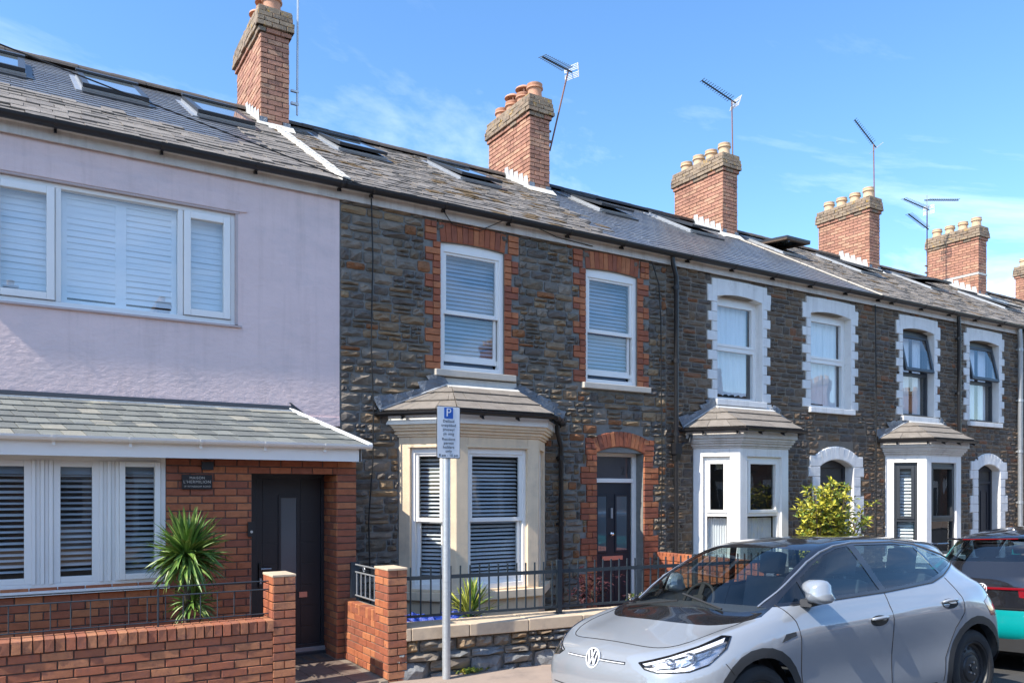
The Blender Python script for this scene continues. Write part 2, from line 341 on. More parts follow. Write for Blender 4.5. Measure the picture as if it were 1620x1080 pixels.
UB = [unit_brick(_r) for _ in range(4)]
US = [unit_stone(_r) for _ in range(14)]
def unit_slate(rng):      # x width, y up the slope (0..1), z thickness
    j = lambda a: rng.uniform(-a, a)
    e = [(-.5, j(.03)), (-.2, j(.03)), (.15, j(.03)), (.5, j(.03))]
    t = [(.5, 1), (.0, 1), (-.5, 1)]
    pl = e+t; n = len(pl)
    vs = [(x, y, 0) for x, y in pl]+[(x, y, 1+j(.12)) for x, y in pl]
    fs = [tuple(range(n-1, -1, -1)), tuple(range(n, 2*n))]+[(i, (i+1) % n, n+(i+1) % n, n+i) for i in range(n)]
    return vs, fs
UL = [unit_slate(_r) for _ in range(5)]
_shared = {}
class Pieces:
    """collects alike pieces; the ones that show largest become objects of their own, the rest one joined part"""
    def __init__(s): s.l = []
    def add(s, units, loc, size, m, rot=None, key='p', vi=None, imp=None):
        if vi is None: vi = random.randrange(len(units))
        M = Matrix.Translation(loc) @ (rot if rot is not None else Matrix.Identity(4)) @ Matrix.Diagonal((size[0], size[1], size[2], 1))
        if imp is None:
            x, y, d = cpos(loc); imp = size[0]*max(size[2], size[1] if units is UL else 0)/(d*d)
            if not (-15 < x < 1635 and -15 < y < 1095) or d < .3: imp *= 1e-4
        s.l.append((imp, M, units, vi, m, key)); return s
    def flush(s, name, parent, limit=300, smooth=False, joined=None):
        s.l.sort(key=lambda a: -a[0])
        for imp, M, units, vi, m, key in s.l[:limit]:
            k = (id(units), vi, m)
            me = _shared.get(k)
            if me is None:
                me = bpy.data.meshes.new(name); me.from_pydata(units[vi][0], [], units[vi][1]); me.materials.append(MAT[m]); me.update()
                if smooth: me.polygons.foreach_set('use_smooth', [True]*len(me.polygons))
                _shared[k] = me
            attach(bpy.data.objects.new(name, me), parent, M)
        rest = s.l[limit:]
        if rest:
            mb = MB()
            for imp, M, units, vi, m, key in rest: mb.add(units[vi][0], units[vi][1], m, M)
            o = mb.build(joined or name+'work', parent, smooth=smooth); o['kind'] = 'stuff'
        s.l = []
def textmesh(txt, size, extrude=.002, align='CENTER', space=1.0):
    cu = bpy.data.curves.new('text', 'FONT'); cu.body = txt; cu.size = size; cu.align_x = align; cu.align_y = 'CENTER'; cu.extrude = extrude; cu.space_character = space; cu.resolution_u = 3
    o = bpy.data.objects.new('text', cu); C.objects.link(o); bpy.context.view_layer.update()
    me = bpy.data.meshes.new_from_object(o.evaluated_get(bpy.context.evaluated_depsgraph_get()))
    vs = [tuple(v.co) for v in me.vertices]; fs = [tuple(p.vertices) for p in me.polygons]
    bpy.data.objects.remove(o); bpy.data.curves.remove(cu); bpy.data.meshes.remove(me); return vs, fs
# text lies in its own x,y; turn it up so that it faces -y
UP = Matrix.Rotation(R(90), 4, 'X')
# ------------------------------------------------------------------ ground
def sheet(name, x0, x1, y0, y1, z, m, zb=None):
    mb = MB(); mb.box((x0, y0, z-.3 if zb is None else zb), (x1, y1, z), m); return struct(mb.build(name))
ZR = -.06                                    # road level; pavement is z = 0
sheet('ground', -600, 600, -600, 600, -.40, 'ground_far')
def zroad(y): return .012-.0610*abs(y+6.45) if y < 0 else 0
mb = MB(); mb.strip([(-3.2, zroad(-3.2)), (-5, zroad(-5)), (-6.0, -.02), (-7.2, .01), (-9, .03), (-11.5, -.01), (-14.7, -.12), (-14.7, -.4), (-3.2, -.4)][::-1], -60, 90, 'asphalt'); struct(mb.build('road'))
KY = -3.14
sheet('pavement', -60, 90, KY, -1.66, 0, 'pavement')
sheet('pavement_far_side', -60, 90, -21.5, -14.7, 0, 'pavement')
kb = thing('kerb', 'grey kerb stones edging the pavement between the brick wall and the grey car', 'kerb', (0, -3.2, 0))
pc = Pieces()
for i in range(60):
    x = -14+i*.915; pc.add(UB, (x, KY-.003, -.122), (.905, .155, .25), 'kerb', vi=0)
pc.flush('kerbstone', kb, 60)
sheet('forecourt_ground', -30, 60, -1.66, .0, .004, 'forecourt')

# ------------------------------------------------------------------ wall helpers
def panel(mb, x0, x1, z0, z1, y0, y1, ops, m):
    xs = sorted(set([x0, x1]+[v for o in ops for v in o[:2] if x0 < v < x1])); zs = sorted(set([z0, z1]+[v for o in ops for v in o[2:4] if z0 < v < z1]))
    for a, b in zip(xs, xs[1:]):
        run = None
        for c, d in zip(zs, zs[1:]):
            mx_, mz_ = (a+b)/2, (c+d)/2
            blocked = any(o[0] < mx_ < o[1] and o[2] < mz_ < o[3] for o in ops)
            if blocked:
                if run: mb.box((a, y0, run[0]), (b, y1, run[1]), m); run = None
            else: run = (run[0] if run else c, d)
        if run: mb.box((a, y0, run[0]), (b, y1, run[1]), m)
def rubble(pc, x0, x1, z0, z1, holes, mats, wts, seed, back=.03, dep=.05, hmin=.07, hmax=.15, wmin=.12, wmax=.36, gap=.013, y=0):
    rg = random.Random(seed); z = z0
    while z < z1-.03:
        h = rg.choice([rg.uniform(hmin, hmin*1.4), rg.uniform(hmin, hmax), rg.uniform(hmin*1.2, hmax)])
        if z+h > z1-.04: h = z1-z
        x = x0-rg.uniform(0, .1)
        while x < x1-.02:
            w = rg.uniform(wmin, wmax)*(1.25 if h < .085 else 1)
            if x+w > x1-.06: w = x1-x
            subs = [(z, z+h)]
            if h > .10 and rg.random() < .35: k = z+h*rg.uniform(.4, .6); subs = [(z, k), (k, z+h)]
            for za, zb in subs:
                ivs = [(max(x, x0), min(x+w, x1))]
                if len(subs) == 2 and rg.random() < .3: k = x+w*rg.uniform(.35, .65); ivs = [(max(x, x0), k), (k, min(x+w, x1))]
                for hx0, hx1, hz0, hz1 in holes:
                    ov = min(zb, hz1)-max(za, hz0)
                    if ov > .18*(zb-za):
                        n2 = []
                        for a, b in ivs:
                            if hx1 <= a or hx0 >= b: n2.append((a, b)); continue
                            if hx0-a > .045: n2.append((a, hx0-.004))
                            if b-hx1 > .045: n2.append((hx1+.004, b))
                        ivs = n2
                for a, b in ivs:
                    if b-a < .04: continue
                    d = dep*rg.uniform(.75, 1.25)
                    pc.add(US, ((a+b)/2, y+back, (za+zb)/2), (b-a-gap, back+d*.8, zb-za-gap*.9), rg.choices(mats, wts)[0], vi=rg.randrange(len(US)))
            x += w
        z += h
def toothed(pc, x0, x1, z0, z1, ch, per, wide, narrow, mats, back, face, holes, start=0, right=True, left=True, brick=.0, gap=.008, jit=.0):
    """bonded brick or block jambs both sides of an opening"""
    n = int(round((z1-z0)/ch)); ch = (z1-z0)/n
    for i in range(n):
        wd = wide if ((i+start)//per) % 2 == 0 else narrow
        for sd in (-1, 1):
            if (sd < 0 and not left) or (sd > 0 and not right): continue
            e = x0 if sd < 0 else x1
            w = wd+random.uniform(-jit, jit)
            parts = [(0, w)]
            if brick and w > brick*1.5 and random.random() < .45: parts = [(0, w/2), (w/2, w)]
            for a, b in parts:
                xa, xb = (e-b, e-a) if sd < 0 else (e+a, e+b)
                pc.add(UB, ((xa+xb)/2, back, z0+(i+.5)*ch), (xb-xa-gap, back+face, ch-gap), random.choice(mats))
            holes.append((e-w-.006, e, z0+i*ch, z0+(i+1)*ch) if sd < 0 else (e, e+w+.006, z0+i*ch, z0+(i+1)*ch))
def arch(pc, mb, x0, x1, zs, rise, h, n, mats, back, face, holes, mort, gap=.93):
    w = x1-x0; Rr = (w*w/4+rise*rise)/(2*rise); cx = (x0+x1)/2; cz = zs+rise-Rr; ha = math.asin(min(1, w/2/Rr))
    for i in range(n):
        t = -ha+(i+.5)*2*ha/n
        pc.add(UB, (cx+(Rr+h/2)*math.sin(t), back, cz+(Rr+h/2)*math.cos(t)), ((Rr+h*.42)*2*ha/n*gap, back+face, h*.985), random.choice(mats), rot=Matrix.Rotation(t, 4, 'Y'))
    k = 14; inn = [(cx+Rr*math.sin(-ha+2*ha*i/k), cz+Rr*math.cos(-ha+2*ha*i/k)) for i in range(k+1)]
    out = [(cx+(Rr+h)*math.sin(-ha+2*ha*i/k), cz+(Rr+h)*math.cos(-ha+2*ha*i/k)) for i in range(k+1)]
    for i in range(k): mb.prism([inn[i], inn[i+1], out[i+1], out[i]], -face+.014, back, mort)
    ov = out[0][0]
    holes.append((ov-.01, out[-1][0]+.01, zs, zs+h*.55)); holes.append((cx-(cx-ov)*.8, cx+(cx-ov)*.8, zs+h*.5, zs+rise+h+.008))
def archline(x0, x1, zs, rise, k=12):
    w = x1-x0; Rr = (w*w/4+rise*rise)/(2*rise); cx = (x0+x1)/2; cz = zs+rise-Rr
    return [(x0+(x1-x0)*i/k, cz+math.sqrt(max(0, Rr*Rr-(x0+(x1-x0)*i/k-cx)**2))) for i in range(k+1)]

# ------------------------------------------------------------------ windows and doors
def window_base(par, T, w, h, rise, depth, m, fr=.06, head=.08, bot=.06, name='window', label=None):
    mb = MB(T)
    mb.box((0, 0, 0), (fr, depth, h), m); mb.box((w-fr, 0, 0), (w, depth, h), m)
    mb.box((fr, .002, 0), (w-fr, depth, bot), m)
    if rise: 
        top = archline(0, w, h, rise); mb.prism([(fr, h-head)]+[(w-fr, h-head)]+[(x, z) for x, z in reversed(top)][0:], .001, depth-.001, m)
    else: mb.box((fr, .002, h-head), (w-fr, depth, h), m)
    return mb.build(name, par, label=label, bevel=.004)
def room(par, T, w, h, d=.5, m='room_dark', back=None):
    mb = MB(T); t = .01
    mb.box((0, d, 0), (w, d+t, h), back or m); mb.box((-t, .10, -t), (0, d, h+t), m); mb.box((w, .10, -t), (w+t, d, h+t), m); mb.box((0, .10, h), (w, d, h+t), m); mb.box((0, .10, -t), (w, d, 0), m)
    return mb.build('room', par)
def pane(par, T, x0, x1, z0, z1, y, m='glass_house'):
    mb = MB(T); mb.add([(x0, y, z0), (x1, y, z0), (x1, y, z1), (x0, y, z1)], [(0, 1, 2, 3)], m); return mb.build('pane', par)
def slats(par, T, x0, x1, z0, z1, y, pitch, depth, ang, m, name='slat', gaps=()):
    T = T @ Matrix.Rotation(0, 4, 'Z')
    w = x1-x0; me = None; z = z1-pitch/2; first = None
    a = R(ang); dy, dz = math.cos(a)*depth/2, math.sin(a)*depth/2
    mb = MB(); t = .0025
    mb.add([(-w/2, -dy, -dz), (w/2, -dy, -dz), (w/2, 0, t*2), (-w/2, 0, t*2), (w/2, dy, dz), (-w/2, dy, dz)], [(0, 1, 2, 3), (3, 2, 4, 5)], m)
    me = bpy.data.meshes.new(name); me.from_pydata(mb.v, [], mb.f); me.materials.append(MAT[m]); me.update()
    while z > z0+pitch*.3:
        attach(bpy.data.objects.new(name, me), par, T @ Matrix.Translation(((x0+x1)/2, y, z)) @ Matrix.Rotation(random.uniform(-.005, .005), 4, 'Y') @ Matrix.Rotation(random.uniform(-.1, .1), 4, 'X'))
        z -= pitch
def frame_rect(mb, x0, x1, z0, z1, y0, y1, fw, m, fb=None, ft=None):
    fb = fb or fw; ft = ft or fw
    mb.box((x0, y0, z0), (x0+fw, y1, z1), m); mb.box((x1-fw, y0, z0), (x1, y1, z1), m)
    mb.box((x0+fw, y0+.001, z0), (x1-fw, y1, z0+fb), m); mb.box((x0+fw, y0+.001, z1-ft), (x1-fw, y1, z1), m)
def sash_window(par, T, w, h, rise=0, m='upvc', split=.5, blind='slats', opened=0, fr=.06, glassm='glass_house', bm='blind_white', bang=62, bgap=.05, label=None, head=.10, roomm='room_dark'):
    wb = window_base(par, T, w, h, rise, .11, m, fr=fr, head=head, label=label)
    zt, zb = h-head, .06; zm = zb+(zt-zb)*split; s = .045
    mb = MB(T); frame_rect(mb, fr, w-fr, zm-.02, zt, .018, .058, s, m, fb=.05, ft=.03); mb.build('sash', wb, bevel=.004)
    mb = MB(T); frame_rect(mb, fr+.002, w-fr-.002, zb+opened, zm+.02+opened*.4, .062, .10, s, m, fb=.085, ft=.045); mb.build('sash', wb, bevel=.004)
    pane(wb, T, fr+s, w-fr-s, zm+.03, zt-.03, .036, glassm); pane(wb, T, fr+s, w-fr-s, zb+opened+.085, zm-.02, .08, glassm)
    if opened:
        mb = MB(T); mb.tube([(w-fr-.012, .05, zm-.02), (w-fr-.012, .05, zb+.12)], .004, 'wire_black', 5); mb.build('sash_cord', wb)
    if blind == 'slats': slats(wb, T, fr+.01, w-fr-.01, zb+.02, zt, .145, bgap, .05, bang, bm)
    room(wb, T, w, h+rise, .45 if blind == 'slats' else .6, roomm)
    return wb
def sill(par, x0, x1, z0, z1, y0, y1, m, name='sill'):
    mb = MB(); mb.strip([(y0, z0), (y1, z0), (y1, z1+.012), (y0, z1)], x0, x1, m); return mb.build(name, par, bevel=.006)
def curtain(par, T, x0, x1, z0, z1, y, m='net_curtain', amp=.012, n=9, hem=False):
    mb = MB(T); k = 60; vs = []; rg = random.Random(int(x0*100+z0*10)); ph = [rg.uniform(0, 6) for _ in range(4)]
    for i in range(k+1):
        x = x0+(x1-x0)*i/k; t = i/k
        yy = y+amp*(math.sin(t*n*6.28+ph[0])+.5*math.sin(t*n*13+ph[1])+.4*math.sin(t*5+ph[2]))
        vs += [(x, yy, z0+(.03*abs(math.sin(t*18)) if hem else 0)), (x, yy, z1)]
    mb.add(vs, [(2*i, 2*i+2, 2*i+3, 2*i+1) for i in range(k)], m); return mb.build('curtain', par, smooth=True)

# ------------------------------------------------------------------ roofs
SL = .567; SA = math.atan(SL); ZE = 5.42; YE = -.15; YRG = 4.3
def roofz(y): return ZE+SL*(y-YE)
def roof_rot(d=0): return Matrix.Rotation(SA-d, 4, 'X')
def main_roof(house, x0, x1, matfn, gauge, sw, seed, skip=(), limit=300, old=True, lift=.0, gl=False, left_gable=False, right_gable=False):
    zr = roofz(YRG)+lift; rd = thing_part = None
    mb = MB(); t = .12
    mb.strip([(-.06, ZE+.01), (YRG, zr-.05), (YRG, zr-.05-t), (-.06, ZE-.03)], x0, x1, 'mortar_dark')
    mb.strip([(YRG, zr-.05), (8.8, ZE-.05), (8.8, ZE-.05-t), (YRG, zr-.05-t)], x0, x1, 'far_roof')
    rf = mb.build('roof', house)
    rg = random.Random(seed); pc = Pieces(); L_ = (YRG-YE)/math.cos(SA); n = int(L_/gauge); sl2 = (zr-ZE)/(YRG-YE); a2 = math.atan(sl2)
    for i in range(n+1):
        d = i*gauge; off = (i % 2)*sw/2+(rg.uniform(-.02, .02) if old else 0)
        x = x0-sw+off
        while x < x1:
            xa, xb = max(x, x0), min(x+sw, x1)
            yq = YE+(d+gauge*.4)*math.cos(a2)
            for s in skip:
                if s[2] < yq < s[3]:
                    if xa < s[0] < xb: xb = s[0]
                    elif xa < s[1] < xb: xa = s[1]
            if xb-xa > .03:
                y = YE+d*math.cos(a2); z = ZE+d*math.sin(a2); xm = (xa+xb)/2
                if not any(s[0] < xm < s[1] and s[2] < yq < s[3] for s in skip):
                    m = matfn(xm, y, rg); o = m.startswith('slate_old') or m == 'slate_moss'
                    wob = rg.uniform(-.012, .012) if o else 0
                    tilt = .045+(rg.uniform(-.03, .03) if o else .0)
                    rot = Matrix.Rotation(a2-tilt, 4, 'X') @ Matrix.Rotation(wob*1.6, 4, 'Z')
                    le = gauge*(1.45 if i < n else 1)
                    pc.add(UL, (xm, y+(rg.uniform(-.014, .014) if o else 0), z-.022), (xb-xa-(.006 if o else .004), le, .016 if o else .008), m, rot=rot, vi=None if o else 0)
            x += sw
    pc.flush('slate', rf, limit)
    return rf
def ridge(rf, x0, x1, lift, m='ridge_tile', w=.45, r=.1):
    pc = Pieces(); prof = []; n = 8
    prev = None; vs = []; fs = []
    for k in range(n+1):
        t = math.pi*k/n; vs += [(-.5, -math.cos(t)*1, math.sin(t)*.9-.25), (.5, -math.cos(t)*1, math.sin(t)*.9-.25)]
    for k in range(n): fs.append((2*k, 2*k+2, 2*k+3, 2*k+1))
    fs.append(tuple(2*k+1 for k in range(n+1))); fs.append(tuple(2*k for k in range(n, -1, -1)))
    U = [(vs, fs)]; _keep.append(U)
    i = 0; x = x0
    while x < x1-.05:
        b = min(x+w, x1); s = 1+.06*(i % 2)
        pc.add(U, ((x+b)/2, YRG, roofz(YRG)+lift+.0), (b-x+.01, r*s, r*s), m, vi=0); x = b; i += 1
    pc.flush('ridge_tile', rf, 60)
_keep = [UB, US, UL]
def skylight(house, xc, yc, w=.78, ln=1.4, ang=0, side='grey_steel', lift=0, label=None):
    z = roofz(yc)+lift; T = Matrix.Translation((xc, yc, z)) @ Matrix.Rotation(SA, 4, 'X')
    mb = MB(T); a, b = w/2, ln/2
    mb.box((-a-.07, -b-.10, -.03), (-a, b+.10, .006), side); mb.box((a, -b-.10, -.03), (a+.07, b+.10, .006), 'anthracite')
    mb.box((-a, -b-.2, -.03), (a, -b, .012), 'anthracite'); mb.box((-a, b, -.03), (a, b+.12, .012), 'anthracite')
    frame_rect2(mb, -a, a, -b, b, -.02, .04, .05, 'grey_steel')
    mb.box((-a+.05, -b+.05, -.35), (a-.05, b-.05, -.33), 'room_mid')
    o = mb.build('skylight', house, label=label)
    T2 = T @ Matrix.Translation((0, 0, .045)) @ Matrix.Rotation(-R(ang), 4, 'X')
    mb = MB(T2); frame_rect2(mb, -a+.01, a-.01, -b, b, .0, .045, .075, 'anthracite')
    if ang > 20: frame_rect2(mb, -a+.012, a-.012, -b+.002, b-.002, -.035, -.001, .075, 'bark')
    mb.build('sash', o)
    mb = MB(T2); mb.box((-a+.085, -b+.075, .034), (a-.085, b-.075, .040), 'glass_velux'); mb.build('pane', o)
    mb = MB(T2); mb.box((-a, b-.10, .046), (a, b+.03, .075), 'anthracite'); mb.build('top_cover', o)
    return o
def frame_rect2(mb, x0, x1, y0, y1, z0, z1, fw, m):
    mb.box((x0, y0, z0), (x0+fw, y1, z1), m); mb.box((x1-fw, y0, z0), (x1, y1, z1), m)
    mb.box((x0+fw, y0, z0), (x1-fw, y0+fw, z1-.001), m); mb.box((x0+fw, y1-fw, z0), (x1-fw, y1, z1-.001), m)
def m_sky():
    m = mat('glass_sky', (.10, .13, .15), .03, .02, 2, 0, orand=0, spec=1, coat=1); mat('glass_velux', (.42, .50, .52), .04, .02, 2, 0, orand=0, metal=.75)
m_sky()
def gutter(house, x0, x1, y, z, m='black_plastic', r=.055, brk=.95, path=None, ends=True):
    pts = path or [(x0, y, z), (x1, y, z)]
    mb = MB(); k = 7
    for (a, b) in zip(pts, pts[1:]):
        a, b = Vector(a), Vector(b); d = (b-a).normalized(); s = Vector((d.y, -d.x, 0)); vs = []
        for p in (a, b):
            for rr in (r, r*.86):
                for i in range(k+1): t = math.pi*i/k; vs.append(p+s*math.cos(t)*rr+Vector((0, 0, -math.sin(t)*rr)))
        n = k+1; fs = []
        for i in range(k): fs.append((i, i+1, 2*n+i+1, 2*n+i)); fs.append((n+i+1, n+i, 3*n+i, 3*n+i+1))
        fs += [(0, 2*n, 3*n, n), (k, n+k, 3*n+k, 2*n+k), tuple(range(n)), tuple(2*n+i for i in range(k, -1, -1))]
        mb.add(vs, fs, m)
    g = mb.build('gutter', house, smooth=False)
    tot = 0
    for (a, b) in zip(pts, pts[1:]):
        a, b = Vector(a), Vector(b); L_ = (b-a).length; d = (b-a).normalized(); s = Vector((d.y, -d.x, 0))
        q = .35 if L_ > .8 else L_*.5
        while q < L_:
            p = a+d*q; mb = MB(Matrix.Translation(p) @ Matrix.Rotation(math.atan2(d.y, d.x), 4, 'Z')); rr = r*1.12
            pr = [(-math.cos(math.pi*i/6)*rr, -math.sin(math.pi*i/6)*rr) for i in range(7)]; inn = [(-math.cos(math.pi*i/6)*r, -math.sin(math.pi*i/6)*r) for i in range(7)]
            for i in range(6): mb.strip([pr[i], pr[i+1], inn[i+1], inn[i]][::-1], -.014, .014, m)
            mb.strip([(r*.2, -rr-.035), (rr+.03, -rr-.035+.03), (rr+.03, .0), (r*.8, -.02)], -.012, .012, m)
            mb.build('gutter_bracket', g); q += brk
    return g
def downpipe(house, x, y, z0, z1, m='black_plastic', r=.034, cl=1.1, bend=None):
    mb = MB(); pts = ([(bend[0], bend[1], z1+.28), (bend[0], bend[1], z1+.2), (x, y, z1)] if bend else [(x, y, z1)])+[(x, y, z0)]
    mb.tube(pts, r, m, 10); o = mb.build('downpipe', house, smooth='auto')
    z = z0+.5
    while z < z1:
        mb = MB(); mb.lathe([(r, -.03), (r*1.25, -.03), (r*1.25, .03), (r, .03)], m, 10, Matrix.Translation((x, y, z))); mb.box((x-.05, y+.01, z-.015), (x+.05, y+r+.02, z+.015), m); mb.build('pipe_clip', o); z += cl
    return o
def chimney(house, x0, x1, y0, y1, ztop, zb, kind='buff', band=False, pots=4, label=None):
    """stack of single bricks; long sides face along the street"""
    mb = MB(); mb.box((x0+.012, y0+.012, zb-1.2), (x1-.012, y1-.012, ztop-.02), 'mortar_dark'); st = mb.build('chimney_stack', house, label=label)
    pc = Pieces(); ch = .077; z = ztop; i = 0; mats = ['brick_stack_%d' % k for k in range(4)]
    while z > roofz(y0)-.25:
        # corbelled head: three courses out, one step back, then the shaft
        e = (.035, .05, .06, .065, .03)[i] if i < 5 else 0
        mm = ['lichen_cap', 'brick_sooty'] if i < 4 else (['brick_sooty', 'brick_stack_1'] if i == 4 else mats)
        zc = z-ch/2
        # left (-x) and right faces: bricks along y
        for sd in (-1, 1):
            X = x0-e if sd < 0 else x1+e; y = y0-e; k = 0; off = (i % 2)
            if sd > 0 and i > 6: pass
            while y < y1+e-.02:
                L_ = .11 if (k == 0 and off) else .225; yb = min(y+L_, y1+e)
                if zc > roofz((y+yb)/2)-.15 or y > YRG:
                    dd = .1+random.uniform(-.003, .005)+(random.uniform(-.008, .012) if i < 4 else 0)
                    pc.add(UB, (X-sd*.1, (y+yb)/2, zc), (yb-y-.010, dd, ch-.010), random.choice(mm), rot=Matrix.Rotation(-R(90)*(-sd)*1.0, 4, 'Z') if sd > 0 else Matrix.Rotation(-R(90), 4, 'Z'), imp=(.001 if sd > 0 else None))
                y = yb; k += 1
        x = x0-e; k = 0
        if e == 0 or True:
            while x < x1+e-.02:
                L_ = .11 if (k == 0 and not (i % 2)) else .225; xb = min(x+L_, x1+e)
                pc.add(UB, ((x+xb)/2, y0-e+.1, zc), (xb-x-.010, .1+random.uniform(-.003, .005)+.002, ch-.010), random.choice(mm)); x = xb; k += 1
        z -= ch; i += 1
    pc.flush('brick', st, 300, joined='brickwork')
    mb = MB(); mb.box((x0-.03, y0-.03, ztop-.02), (x1+.03, y1+.03, ztop+.012), 'lichen_cap'); mb.build('flaunching', st)
    n = pots
    for k in range(n):
        y = y0+.17+(y1-y0-.34)*k/(n-1); x = (x0+x1)/2; m = 'terracotta' if kind == 'red' else 'buff_clay'
        h = .27+random.uniform(-.01, .02); mb = MB(Matrix.Translation((x, y, ztop+.01)) @ Matrix.Rotation(random.uniform(-.02, .02), 4, 'Y'))
        s = 1.0 if kind != 'red' else 1.08
        mb.lathe([(.13*s, 0), (.118*s, h*.62), (.122*s, h*.66), (.146*s, h*.70), (.146*s, h*.78), (.125*s, h*.82), (.135*s, h*.9), (.138*s, h), (.10*s, h), (.10*s, h-.12)], m, 18)
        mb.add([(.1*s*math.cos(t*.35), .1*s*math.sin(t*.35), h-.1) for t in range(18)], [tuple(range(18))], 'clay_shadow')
        if kind == 'red' and k in (1, 2):
            hh = h+.10
            mb.lathe([(.0, hh+.07), (.09, hh+.055), (.155, hh+.015), (.165, hh-.015), (.15, hh-.02), (.0, hh+.02)], m, 18)
            for a in range(3): mb.box((.10*math.cos(a*2.09)-.012, .10*math.sin(a*2.09)-.012, h-.02), (.10*math.cos(a*2.09)+.012, .10*math.sin(a*2.09)+.012, hh+.02), m)
        if kind == 'tall': pass
        mb.build('chimney_pot', st, smooth='auto')
    # stepped lead flashing up the left side, apron at the front
    k = 0; y = y0
    while y < YRG-.15:
        z = roofz(y)-.03
        mb = MB(); mb.add([(x0-.012, y, z), (x0-.012, y+.2, z+.10), (x0-.018, y+.17, z+.30), (x0-.012, y+.06, z+.29), (x0-.09, y+.02, z-.005), (x0-.09, y+.2, z+.095)], [(0, 3, 2, 1), (0, 1, 5, 4)], 'lead_pale'); o = mb.build('flashing', st)
        y += .17
    mb = MB(); zf = roofz(y0)
    mb.box((x0-.015, y0-.02, zf-.1), (x0+.10, y0-.014, zf+.12), 'lead'); mb.box((x1-.10, y0-.02, zf-.1), (x1+.015, y0-.014, zf+.10), 'lead')
    mb.strip([(y0-.16, zf-.09), (y0-.01, zf+.05), (y0-.01, zf-.08)], x0-.06, x1+.06, 'cement'); mb.build('apron_flashing', st)
    if band:
        mb = MB(); zc = 8.05; mb.box((x0-.012, y0-.012, zc-.03), (x1+.012, y1+.012, zc+.03), 'cement'); mb.build('cement_band', st)
    return st
def slated(parent, p00, p10, p11, p01, rows, sw, mats, t=.014, jit=.0, seed=1, lift=.012, name='slate', tilt=.016):
    """rows of slates on the quad p00 p10 (eaves) p11 p01 (top): each slate its own thin solid"""
    rg = random.Random(seed); p00, p10, p11, p01 = map(Vector, (p00, p10, p11, p01))
    nrm = (p10-p00).cross(p01-p00).normalized()
    def P(u, v): return (p00*(1-u)+p10*u)*(1-v)+(p01*(1-u)+p11*u)*v
    Lb = (p10-p00).length; i0 = 0
    for i in range(rows):
        v0, v1 = i/rows, min((i+1.25)/rows, 1)
        off = (i % 2)*.5*sw/Lb; u = -off
        k = 0
        while u < 1-.005:
            uw = sw/Lb*(1+rg.uniform(-jit, jit)); a, b = max(0, u), min(1, u+uw)
            if 1-b < .25*sw/Lb: b = 1
            if b-a > .01:
                g = .0035/Lb; vj = rg.uniform(-.04, .04)/rows if i else 0
                lo = nrm*(lift+tilt); hi = nrm*lift*.4
                A = [P(a+g, v0+vj)+lo, P(b-g, v0+vj+rg.uniform(-.01, .01)/rows)+lo, P(b-g, v1)+hi, P(a+g, v1)+hi]
                vs = A+[q-nrm*t for q in A]
                mb = MB(); mb.add(vs, [(0, 1, 2, 3), (7, 6, 5, 4), (0, 4, 5, 1), (1, 5, 6, 2), (2, 6, 7, 3), (3, 7, 4, 0)], rg.choice(mats)); mb.build(name, parent)
            if b >= 1: break
            u += uw
def aerial(x, y, z, top, label, yaw=0, mastcol='wire_rust', elems=14, boomlen=.85, up=0, mount=True, refl='white'):
    t = thing('tv_aerial', label, 'aerial', (x, y, z), 'television aerials on the chimneys')
    tx, ty, tz = top
    mb = MB(); mb.tube([(x, y, z), (tx, ty, tz)], .016, mastcol, 6); mb.build('mast', t)
    mb = MB(); mb.box((x-.10, y-.02, z+.15), (x+.02, y+.02, z+.19), mastcol); mb.box((x-.10, y-.02, z+.35), (x+.02, y+.02, z+.38), mastcol); mb.build('mounting_bracket', t)
    M = Matrix.Translation((tx, ty, tz)) @ Matrix.Rotation(yaw, 4, 'Z') @ Matrix.Rotation(-up, 4, 'Y')
    mb = MB(M); mb.box((-.12, -.011, -.011), (boomlen, .011, .011), 'wire_black'); mb.build('boom', t)
    for k in range(elems):
        q = .05+(boomlen-.06)*k/(elems-1); mb = MB(M); L_ = .13-.04*k/elems
        mb.box((q-.005, -L_, .012), (q+.005, L_, .020), 'wire_black'); mb.build('element', t)
    mb = MB(M)
    for sgn in (-1, 1):
        for k in range(4): mb.box((-.12, -.16, sgn*(.03+k*.03)-.004), (-.11, .16, sgn*(.03+k*.03)+.004), 'upvc')
        mb.box((-.12, -.16, sgn*.03-.01), (-.11, -.145, sgn*.13), 'upvc'); mb.box((-.12, .145, -.13), (-.11, .16, .13), 'upvc')
    mb.build('reflector', t)
    return t
BR = ['brick_red_%d' % i for i in range(4)]; BW = ['brick_wall_%d' % i for i in range(4)]
GREY = ['rubble_grey_%d' % i for i in range(7)]; GW = [5, 4, 4, 3, 4, .7, 1.6]
BRN = ['rubble_brown_%d' % i for i in range(6)]; BWT = [5, 4, 4, 2, .9, 4]
P1, P2, P3, P4 = 3.24, 8.33, 13.49, 18.61
ZF = 5.236
def fascia(house, x0, x1, m='fascia_white'):
    mb = MB(); mb.box((x0, -.045, ZF), (x1, -.02, ZE-.06), m); mb.box((x0, -.14, ZE-.075), (x1, -.045, ZE-.06), m); return mb.build('fascia', house)
def back_wall(h, x0, x1, m='far_render'):
    mb = MB(); mb.box((x0, 8.4, 0), (x1, 8.6, ZE-.1), m); mb.build('rear_wall', h)
def Tr(x, y, z, a=0): return Matrix.Translation((x, y, z)) @ Matrix.Rotation(a, 4, 'Z')

